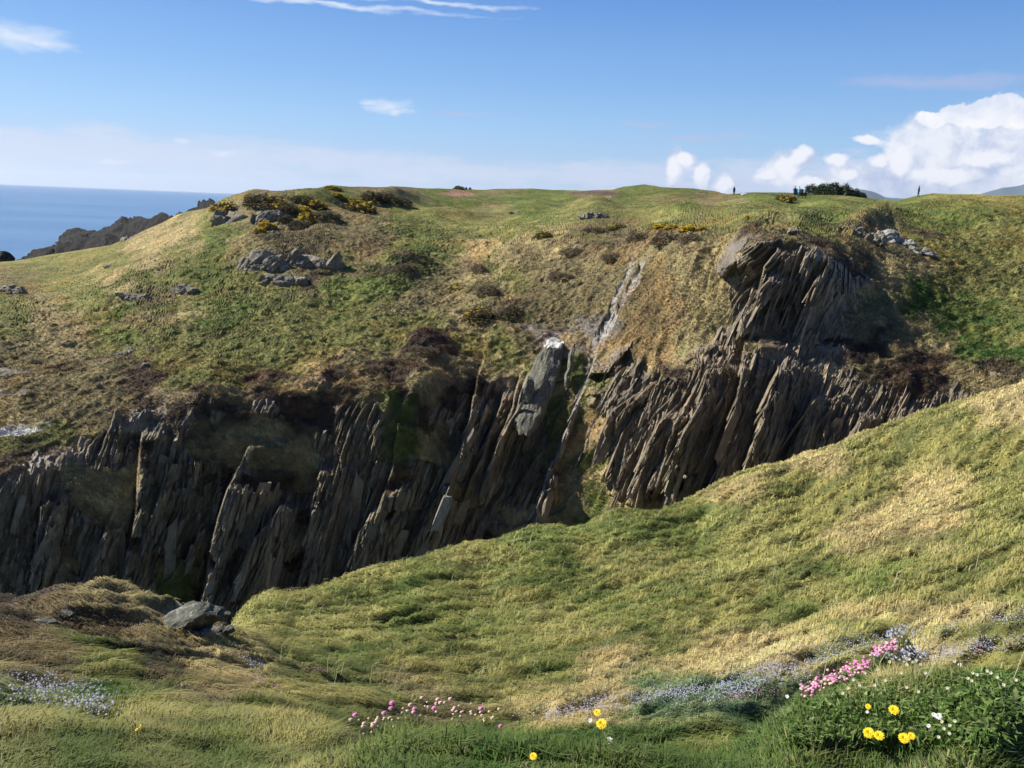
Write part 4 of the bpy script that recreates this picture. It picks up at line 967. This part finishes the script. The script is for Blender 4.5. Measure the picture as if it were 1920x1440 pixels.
def thrift(px, py, kind, dpx, label, group, drop=24, dmin=2.0):
    g_, h_ = head_at(px, py, drop, .025, dmin); dist = np.linalg.norm(h_ - C); r = dpx * dist / F * .43; H_ = h_[2] - g_[2]
    key = kind
    if key not in thrift_protos:
        mt = dict(p=m_pink, f=m_pale, b=m_tan)[kind]
        V_, F_ = ICO[2]; V, q = [], []
        V0 = V_ * np.array([.8, .8, .62]); 
        P_, Fq = petals([(14, .42, .34, -.1, .62), (12, .4, .34, .28, .45), (9, .36, .32, .55, .25), (5, .25, .3, .68, .05)], np.eye(3))
        rt_ = empty('thrift_flower', (0, 0, 0))
        hd_ = mesh_np('flower_head', np.concatenate([V0, P_ * .95]), [F_, Fq + len(V0)], mt, parent=rt_)
        Vt, qt = tube((0, 0, -1), (0, 0, 0), 1, bend=0); st_ = mesh_np('stem', Vt, qt, m_stem, parent=rt_)
        thrift_protos[key] = rt_; o = rt_
    else: o = copy_tree(thrift_protos[key]); o.name = 'thrift_flower'
    o.location = tuple(h_); o.rotation_euler = (float(rng.normal(0, .15)), float(rng.normal(0, .15)), float(rng.uniform(0, 6)))
    for ch in o.children:
        if ch.name.startswith('flower_head'): ch.scale = (r,) * 3
        else: ch.scale = (.0011, .0011, H_ + .02)
    return tag(o, label, 'flower', group)
TB = [(735,1318,13,'uppermost of the two bright pink thrift heads that touch'),(733,1328,12,'lower of the two bright pink thrift heads that touch'),(720,1337,12,'bright pink thrift head left below the touching pair'),
 (666,1340,12,'bright pink thrift head near the left end of the drift'),(652,1366,10,'bright pink thrift head lowest at the left end of the drift'),(902,1328,12,'bright magenta thrift head alone right of the drift'),
 (777,1329,10,'pink thrift head right of the touching pair, in a trio'),(813,1328,11,'mauve thrift head in the middle of the drift'),(938,1361,9,'pink thrift head furthest right beside the blue flowers')]
for px, py, s_, lb in TB: thrift(px, py, 'p', s_, lb, 'thrift flowers in the drift at bottom centre')
lab_f = 'faded salmon-pink thrift head in the drift at bottom centre'; lab_b = 'straw-coloured thrift bud in the drift at bottom centre'
r2_ = np.random.default_rng(5)
for px, py in [(658,1349),(770,1321),(791,1308),(820,1311),(843,1310),(852,1327),(705,1354),(699,1361),(706,1349),(697,1357),(825,1317),(765,1333),(803,1326),(848,1331),(680,1362),(684,1356),(775,1335)]:
    thrift(px + r2_.normal(0, 1), py, 'f', 8.5, lab_f, 'faded thrift heads in the drift')
for k_ in range(58):
    t = r2_.uniform(0, 1); px = 668 + t * 270; py = np.interp(px, [668, 720, 760, 830, 900, 940], [1362, 1352, 1336, 1328, 1340, 1352]) + r2_.normal(0, 9)
    thrift(px, max(py, 1312), 'b', r2_.uniform(4.5, 6.5), lab_b, 'thrift buds in the drift')
for k_ in range(200):
    t = r2_.uniform(0, 1); px = 1502 + t * 178; py = np.interp(px, [1502, 1540, 1580, 1620, 1640, 1680], [1298, 1280, 1262, 1245, 1222, 1204]) + r2_.normal(0, 7)
    kd = 'p' if r2_.uniform() < .7 else 'f'
    thrift(px, py, kd, r2_.uniform(5, 8), 'bright pink thrift head in the dense ridge of pink behind the leafy clump' if kd == 'p' else 'paler pink thrift head in the dense ridge of pink behind the leafy clump', 'thrift flowers in the dense ridge' if kd == 'p' else 'paler thrift flowers in the dense ridge', drop=30, dmin=2.6)
# uncountable small flowers: squill, and far thrift
def speckle(name, label, cat, regs, mat_cols, size, lift, seed, petn=6):
    r_ = np.random.default_rng(seed); PP, CC = [], []
    for (cx, cy, rx, ry, rot, n_) in regs:
        a = r_.normal(size=(n_, 2)) * .5; x = a[:, 0] * rx; y = a[:, 1] * ry; cr_, sr_ = math.cos(radians(rot)), math.sin(radians(rot))
        X = cx + x * cr_ + y * sr_; Y = cy - x * sr_ + y * cr_
        cl_ = vn(np.stack([X / 22, Y / 9, X * 0], -1), seed) > -.5
        for px, py in zip(X[cl_], Y[cl_]):
            if not (-20 < px < 1940 and py < 1445): continue
            g_, j_, c_ = near_at(px, py, 2.6); PP.append(g_ + [r_.normal(0, .02), 0, lift * r_.uniform(.5, 1.2)])
    PP = np.array(PP); n_ = len(PP); V = []; c = np.array(mat_cols)[r_.integers(0, len(mat_cols), n_)] * r_.uniform(.85, 1.1, n_)[:, None]
    tn = np.stack([r_.normal(-.1, .3, n_), r_.normal(-.5, .3, n_), np.ones(n_)], -1); tn /= np.linalg.norm(tn, axis=1, keepdims=True)
    e1 = np.cross(tn, [0, 1.0, .3]); e1 /= np.linalg.norm(e1, axis=1, keepdims=True); e2 = np.cross(tn, e1)
    sz_ = size * r_.uniform(.6, 1.2, n_)[:, None]; pts = [PP + tn * .002]
    for a in range(petn * 2):
        t = a * pi / petn; rr_ = 1.0 if a % 2 == 0 else .42
        pts.append(PP + (e1 * math.cos(t) + e2 * math.sin(t)) * sz_ * rr_)
    V = np.stack(pts, 1).reshape(-1, 3); m_ = petn * 2 + 1
    f_ = np.array([(0, 1 + a, 1 + (a + 1) % (petn * 2)) for a in range(petn * 2)])[None] + (np.arange(n_) * m_)[:, None, None]
    o = mesh_np(name, V, f_.reshape(-1, 3), m_flower, np.repeat(c, m_, 0))
    return tag(o, label, cat, kind='stuff')
speckle('squill_flowers', 'countless pale blue squill flowers in drifts through the near grass', 'wildflowers',
 SQ, [(.50, .50, .66), (.62, .61, .70), (.42, .43, .62), (.70, .68, .70)], .0080, .07, 61)
speckle('thrift_patches', 'scattered faint pink thrift heads too small and many to count', 'wildflowers',
 [(500,1290,50,10,-25,60),(360,1296,30,6,0,26),(130,1252,40,7,0,30),(610,1275,60,10,-15,60),(410,1238,50,6,-10,30),(745,1284,20,5,0,20),(1400,1312,70,8,8,90),(1860,1222,50,8,8,110),(1825,1235,30,6,0,40),(1170,1212,12,4,0,12),(1260,1278,30,5,8,30),(1912,1160,14,10,0,30),(1560,1222,50,8,8,40),(1460,1240,30,4,0,20)], [(.62, .30, .42), (.60, .38, .38), (.55, .24, .44)], .009, .06, 62, 5)

# broad-leaved herbs of the lush clump on the right, and lower leaves along the bank
NL = 110000
px_ = rng.uniform(1330, 2000, NL * 2); t_ = rng.uniform(0, 1, NL * 2)
azl = np.array([math.atan2(*ray(p_, 1300)[:2]) for p_ in px_[:1]])
ray_ = ray(px_, np.full(NL * 2, 1320.0)); azl = np.arctan2(ray_[:, 0], ray_[:, 1])
dl = 2.25 + 1.6 * t_; ci_ = np.interp(azl, naz, np.arange(len(naz))); rj_ = (np.log(dl) - nld[0]) / (nld[1] - nld[0])
Pl = bil(nP, rj_, ci_); lx, ly = proj(Pl)
crest = np.interp(lx, [1330, 1450, 1560, 1650, 1750, 1850, 1950], [1350, 1325, 1292, 1262, 1265, 1280, 1290]) + vn(v3(lx / 40, ly / 20), 3) * 14
kp = (ly > crest) & (ly < 1425) & (rng.uniform(0, 1, NL * 2) < np.clip(.35 + (lx - 1330) / 260, 0, 1)); Pl = Pl[kp][:NL]; n = len(Pl)
Nl = np.tile([0., -.25, .97], (n, 1)); L = rng.uniform(.014, .036, n) * (1 + .9 * np.clip(vn(v3(Pl[:, 0] / .25, Pl[:, 1] / .25), 9), -.4, 1)); Wl = L * rng.uniform(.2, .42, n)
Pl = Pl + np.stack([0 * L, 0 * L, rng.uniform(0, .06, n) * (1 + .7 * np.clip(vn(v3(Pl[:, 0] / .3, Pl[:, 1] / .3), 19), -1, 1))], -1)
a_ = rng.uniform(0, 2 * pi, n); dv = np.stack([np.cos(a_), np.sin(a_), rng.uniform(-.4, .4, n)], -1)
cL = np.array([(.10, .17, .035), (.075, .13, .03), (.14, .20, .05), (.18, .22, .075)])[rng.integers(0, 4, n)] * rng.uniform(.6, 1.3, n)[:, None]
V, q4, q3, cc = blades(Pl, Nl, L, Wl, dv, np.clip(rng.normal(.6, .25, n), .1, 1), cL)
tag(mesh_np('leafy_herbs', V, [q4, q3], leaf_mat('herb_leaf', .3, .5), cc), 'dense dark green broad-leaved herbs on the right of the near bank', 'plants', kind='stuff')
# a few tall pale seed stalks standing above the combed grass
NSK = 420
r3_ = np.random.default_rng(77); pk = []
for k_ in range(NSK):
    px = r3_.uniform(430, 1900); py = r3_.uniform(1000, 1330); rdg = np.interp(px, *np.array(RIDGE, float).T)
    if py < rdg + 12: continue
    if vn(np.array([[px / 90, py / 40, 0.]]), 7)[0] < .05: continue
    pk.append(near_at(px, py, 2.6)[0])
pk = np.array(pk); n = len(pk); dk = np.hypot(pk[:, 0], pk[:, 1])
a_ = rng.normal(.3, .5, n); dv = np.stack([np.cos(a_), np.sin(a_), 0 * a_], -1)
V, q4, q3, cc = blades(pk, np.tile([0, 0, 1.], (n, 1)), rng.uniform(.3, .55, n), .0012 * dk * rng.uniform(.7, 1.2, n), dv, rng.uniform(.1, .6, n), np.tile([.42, .40, .24], (n, 1)) * rng.uniform(.7, 1.1, n)[:, None])
tag(mesh_np('seed_stalks', V, [q4, q3], m_flower, cc), 'tall pale dry seed stalks rising above the combed grass', 'grass', kind='stuff')

# ================================================================== sea
def sea_mat():
    m, nt = nodes('sea_water')
    pos = N(nt, 'ShaderNodeNewGeometry').outputs[0]
    mp = N(nt, 'ShaderNodeMapping'); nt.links.new(pos, mp.inputs[0]); mp.inputs['Scale'].default_value = (.35, 1, 1)
    n1 = noise_(nt, .12, 6, .65, mp.outputs[0]); n2 = noise_(nt, .006, 4, .6, mp.outputs[0])
    b = N(nt, 'ShaderNodeBsdfPrincipled')
    c = mix(nt, mapr(nt, n2, .35, .65, 0, 1), (.055, .125, .22), (.095, .175, .29))
    nt.links.new(c, b.inputs['Base Color']); b.inputs['Roughness'].default_value = .28
    b.inputs['IOR'].default_value = 1.33; b.inputs['Specular IOR Level'].default_value = .4
    bp = N(nt, 'ShaderNodeBump'); bp.inputs['Distance'].default_value = 1.2; bp.inputs['Strength'].default_value = .7
    nt.links.new(n1, bp.inputs['Height']); nt.links.new(bp.outputs[0], b.inputs['Normal'])
    o = N(nt, 'ShaderNodeOutputMaterial'); nt.links.new(b.outputs[0], o.inputs[0])
    return m
S = 24000
sea = mesh_np('sea', np.array([(-S, -S, 0), (S, -S, 0), (S, S, 0), (-S, S, 0)], float), np.array([[0, 1, 2, 3]]), sea_mat())
tag(sea, 'calm blue sea reaching the horizon', kind='structure')

hz, hn = nodes('haze_air')
pv_ = N(hn, 'ShaderNodeVolumePrincipled'); pv_.inputs['Color'].default_value = (.80, .88, 1, 1); pv_.inputs['Density'].default_value = 3.5e-5; pv_.inputs['Anisotropy'].default_value = .2
ho = N(hn, 'ShaderNodeOutputMaterial'); hn.links.new(pv_.outputs[0], ho.inputs['Volume'])
B_ = 24500
hb_ = mesh_np('haze', np.array([(x, y, z) for z in (-33, 420) for y in (-B_, B_) for x in (-B_, B_)], float), np.array([(0, 2, 3, 1), (4, 5, 7, 6), (0, 1, 5, 4), (2, 6, 7, 3), (0, 4, 6, 2), (1, 3, 7, 5)]), hz)
tag(hb_, 'thin sea haze in the air', kind='stuff')

# ================================================================== sun + sky
SAZ, SEL = radians(-79), radians(42)
ld = bpy.data.lights.new('sun', 'SUN'); ld.energy = 5.0; ld.angle = radians(.5); ld.color = (1, .955, .87)
lo_ = bpy.data.objects.new('sun', ld); COL.objects.link(lo_)
sd = Vector((math.sin(SAZ) * math.cos(SEL), math.cos(SAZ) * math.cos(SEL), math.sin(SEL)))
lo_.rotation_euler = sd.to_track_quat('Z', 'Y').to_euler()
W = bpy.data.worlds.new('World'); sc.world = W; W.use_nodes = True
nt = W.node_tree; bgn = nt.nodes['Background']
sky = N(nt, 'ShaderNodeTexSky', sky_type='NISHITA', sun_disc=False)
sky.sun_elevation = SEL; sky.sun_rotation = SAZ % (2 * pi); sky.air_density = 1.0; sky.dust_density = .4; sky.ozone_density = 3.0; sky.altitude = 0
EXPO, STR = .95, .07
bgn.inputs[1].default_value = STR
tc = N(nt, 'ShaderNodeTexCoord').outputs['Generated']
sp = N(nt, 'ShaderNodeSeparateXYZ'); nt.links.new(tc, sp.inputs[0])
azn = math_(nt, 'ARCTAN2', sp.outputs[0], sp.outputs[1]); eln = math_(nt, 'ARCSINE', sp.outputs[2])
cb = N(nt, 'ShaderNodeCombineXYZ'); nt.links.new(azn, cb.inputs[0]); nt.links.new(eln, cb.inputs[1])
AE = cb.outputs[0]
def vm(op, a, b=None, s=None):
    n = N(nt, 'ShaderNodeVectorMath', operation=op)
    for k_, x in ((0, a), (1, b)):
        if x is None: continue
        if hasattr(x, 'links'): nt.links.new(x, n.inputs[k_])
        else: n.inputs[k_].default_value = x
    if s is not None: n.inputs['Scale'].default_value = s
    return n.outputs[1] if op in ('LENGTH', 'DISTANCE', 'DOT_PRODUCT') else n.outputs[0]
def ncol(scale, detail, rough, vec):
    n = N(nt, 'ShaderNodeTexNoise'); n.inputs['Scale'].default_value = scale; n.inputs['Detail'].default_value = detail
    n.inputs['Roughness'].default_value = rough; nt.links.new(vec, n.inputs['Vector']); return n
wn = ncol(28, 5, .6, AE).outputs[1]
warp = vm('SCALE', vm('SUBTRACT', wn, (.5, .5, .5)), s=.022)
AEW = vm('ADD', AE, warp)
wn2 = ncol(9, 4, .6, vm('MULTIPLY', AE, (1, 3, 1))).outputs[1]
AES = vm('ADD', AE, vm('MULTIPLY', vm('SUBTRACT', wn2, (.5, .5, .5)), (.12, .03, 0)))
def azel(px, py):
    r = ray(px, py); return math.atan2(r[0], r[1]), math.atan2(r[2], math.hypot(r[0], r[1]))
def blob(vec, px, py, rx, ry):
    a, e = azel(px, py)
    v = vm('MULTIPLY', vm('SUBTRACT', vec, (a, e, 0)), (F / rx, F / ry, 0))
    return math_(nt, 'SUBTRACT', 1.0, vm('LENGTH', v))
def union(vec, L):
    r = None
    for b in L:
        x = blob(vec, *b); r = x if r is None else math_(nt, 'MAXIMUM', r, x)
    return r
puff = ncol(60, 6, .62, AE).outputs[0]
cum = union(AEW, [(1265,315,20,42),(1288,300,22,20),(1315,328,18,26),(1365,345,26,22),(1470,318,38,34),(1500,298,30,24),(1440,330,34,20),(1515,348,40,20),(1590,325,40,22),(1650,302,18,16),
                  (1700,325,52,60),(1690,290,34,34),(1810,312,115,66),(1900,320,120,80),(1750,260,90,40),(1960,300,160,110),(1640,345,70,24),(1560,350,60,22)])
cum_a = math_(nt, 'MULTIPLY', .93, mapr(nt, math_(nt, 'ADD', cum, math_(nt, 'MULTIPLY', math_(nt, 'SUBTRACT', puff, .5), .9)), .0, .34, 0, 1))
crown = union(AEW, [(1755,224,30,14),(1790,217,34,17),(1845,215,46,26),(1880,205,40,22),(1915,212,40,24),(1820,222,60,14),(1960,215,50,26)])
crown_a = mapr(nt, math_(nt, 'ADD', crown, math_(nt, 'MULTIPLY', math_(nt, 'SUBTRACT', puff, .5), .8)), .05, .18, 0, 1)
soft = union(AES, [(1560,335,330,40),(1850,330,260,70),(1200,320,260,20),(300,285,420,36),(50,270,300,40),(600,300,320,22),(850,325,300,20),(1150,335,260,18)])
soft_a = mapr(nt, math_(nt, 'ADD', soft, math_(nt, 'MULTIPLY', math_(nt, 'SUBTRACT', ncol(18, 7, .66, vm('MULTIPLY', AE, (1, 4, 1))).outputs[0], .5), 2.2)), -.02, .62, 0, .72)
wisp = union(AES, [(30,62,90,22),(80,75,70,10),(735,198,48,17),(700,188,26,10),(760,208,24,10),(340,257,22,6),(225,300,26,6),(430,285,34,8),(620,10,300,6),(800,3,200,5)])
wisp_a = mapr(nt, math_(nt, 'ADD', wisp, math_(nt, 'MULTIPLY', math_(nt, 'SUBTRACT', ncol(40, 6, .65, vm('MULTIPLY', AE, (1, 2.5, 1))).outputs[0], .5), 1.0)), .0, .9, 0, .8)
grey = union(AES, [(1770,155,170,13),(1310,255,90,8),(1210,228,50,7),(870,210,60,6)])
grey_a = mapr(nt, math_(nt, 'ADD', grey, math_(nt, 'MULTIPLY', math_(nt, 'SUBTRACT', puff, .5), .6)), -.1, .7, 0, .5)
# shading inside the cumulus
sh = ncol(22, 6, .6, vm('ADD', AEW, (0.01, -0.012, 0))).outputs[0]
k_ = 1 / (STR * 2 ** EXPO)
def sk(c): return tuple(x * k_ for x in c)
cumc = mix(nt, mapr(nt, sh, .40, .62, 0, 1), sk((.48, .57, .80)), sk((.92, .94, 1.0)))
gr_ = N(nt, 'ShaderNodeValToRGB'); nt.links.new(mapr(nt, eln, -.02, .6, 0, 1), gr_.inputs[0])
E_ = gr_.color_ramp.elements
def s2l(*c): return tuple((x / 255 / 12.92) if x < 11 else ((x / 255 + .055) / 1.055) ** 2.4 for x in c) + (1,)
for p_, c_ in ((0, (184, 206, 235)), (.097, (172, 204, 240)), (.165, (154, 201, 246)), (.26, (128, 182, 241)), (.395, (97, 154, 228)), (.6, (70, 124, 205)), (1, (48, 92, 170))):
    e_ = E_[0] if p_ == 0 else (E_[-1] if p_ == 1 else E_.new(p_)); e_.position = p_; e_.color = s2l(*c_)
grc = N(nt, 'ShaderNodeVectorMath', operation='SCALE'); nt.links.new(gr_.outputs[0], grc.inputs[0]); grc.inputs['Scale'].default_value = k_
side = mapr(nt, azn, -.7, .8, 1.06, .90)
grs = N(nt, 'ShaderNodeVectorMath', operation='SCALE'); nt.links.new(grc.outputs[0], grs.inputs[0]); nt.links.new(side, grs.inputs['Scale'])
base_sky = mix(nt, .9, sky.outputs[0], grs.outputs[0])
c = mix(nt, grey_a, base_sky, sk((.48, .53, .76)))
c = mix(nt, soft_a, c, sk((.64, .72, .89)))
c = mix(nt, wisp_a, c, sk((.78, .86, .98)))
c = mix(nt, cum_a, c, cumc)
tow = union(AEW, [(1262,318,16,30),(1285,297,18,17),(1312,322,14,20),(1362,343,18,14),(1478,312,24,24),(1500,292,22,18),(1440,328,20,10),(1520,342,30,12),(1652,302,14,12),(1622,262,26,9),(1692,300,20,30),(1594,326,16,12),(1770,330,60,16),(1850,300,50,16),(1570,300,22,10)])
tow_a = mapr(nt, math_(nt, 'ADD', tow, math_(nt, 'MULTIPLY', math_(nt, 'SUBTRACT', puff, .5), 1.1)), .02, .42, 0, .95)
c = mix(nt, tow_a, c, sk((.96, .97, 1.02)))
c = mix(nt, crown_a, c, mix(nt, mapr(nt, sh, .36, .56, 0, 1), sk((.74, .80, .94)), sk((1.0, 1.0, 1.03))))
nt.links.new(c, bgn.inputs[0])

sc.view_settings.view_transform = 'Standard'; sc.view_settings.look = 'None'
sc.view_settings.exposure = EXPO; sc.view_settings.gamma = 1
sc.cycles.max_bounces = 6; sc.cycles.diffuse_bounces = 3; sc.cycles.transparent_max_bounces = 8
sc.cycles.use_adaptive_sampling = True; sc.cycles.use_denoising = True
sc.cycles.volume_bounces = 0
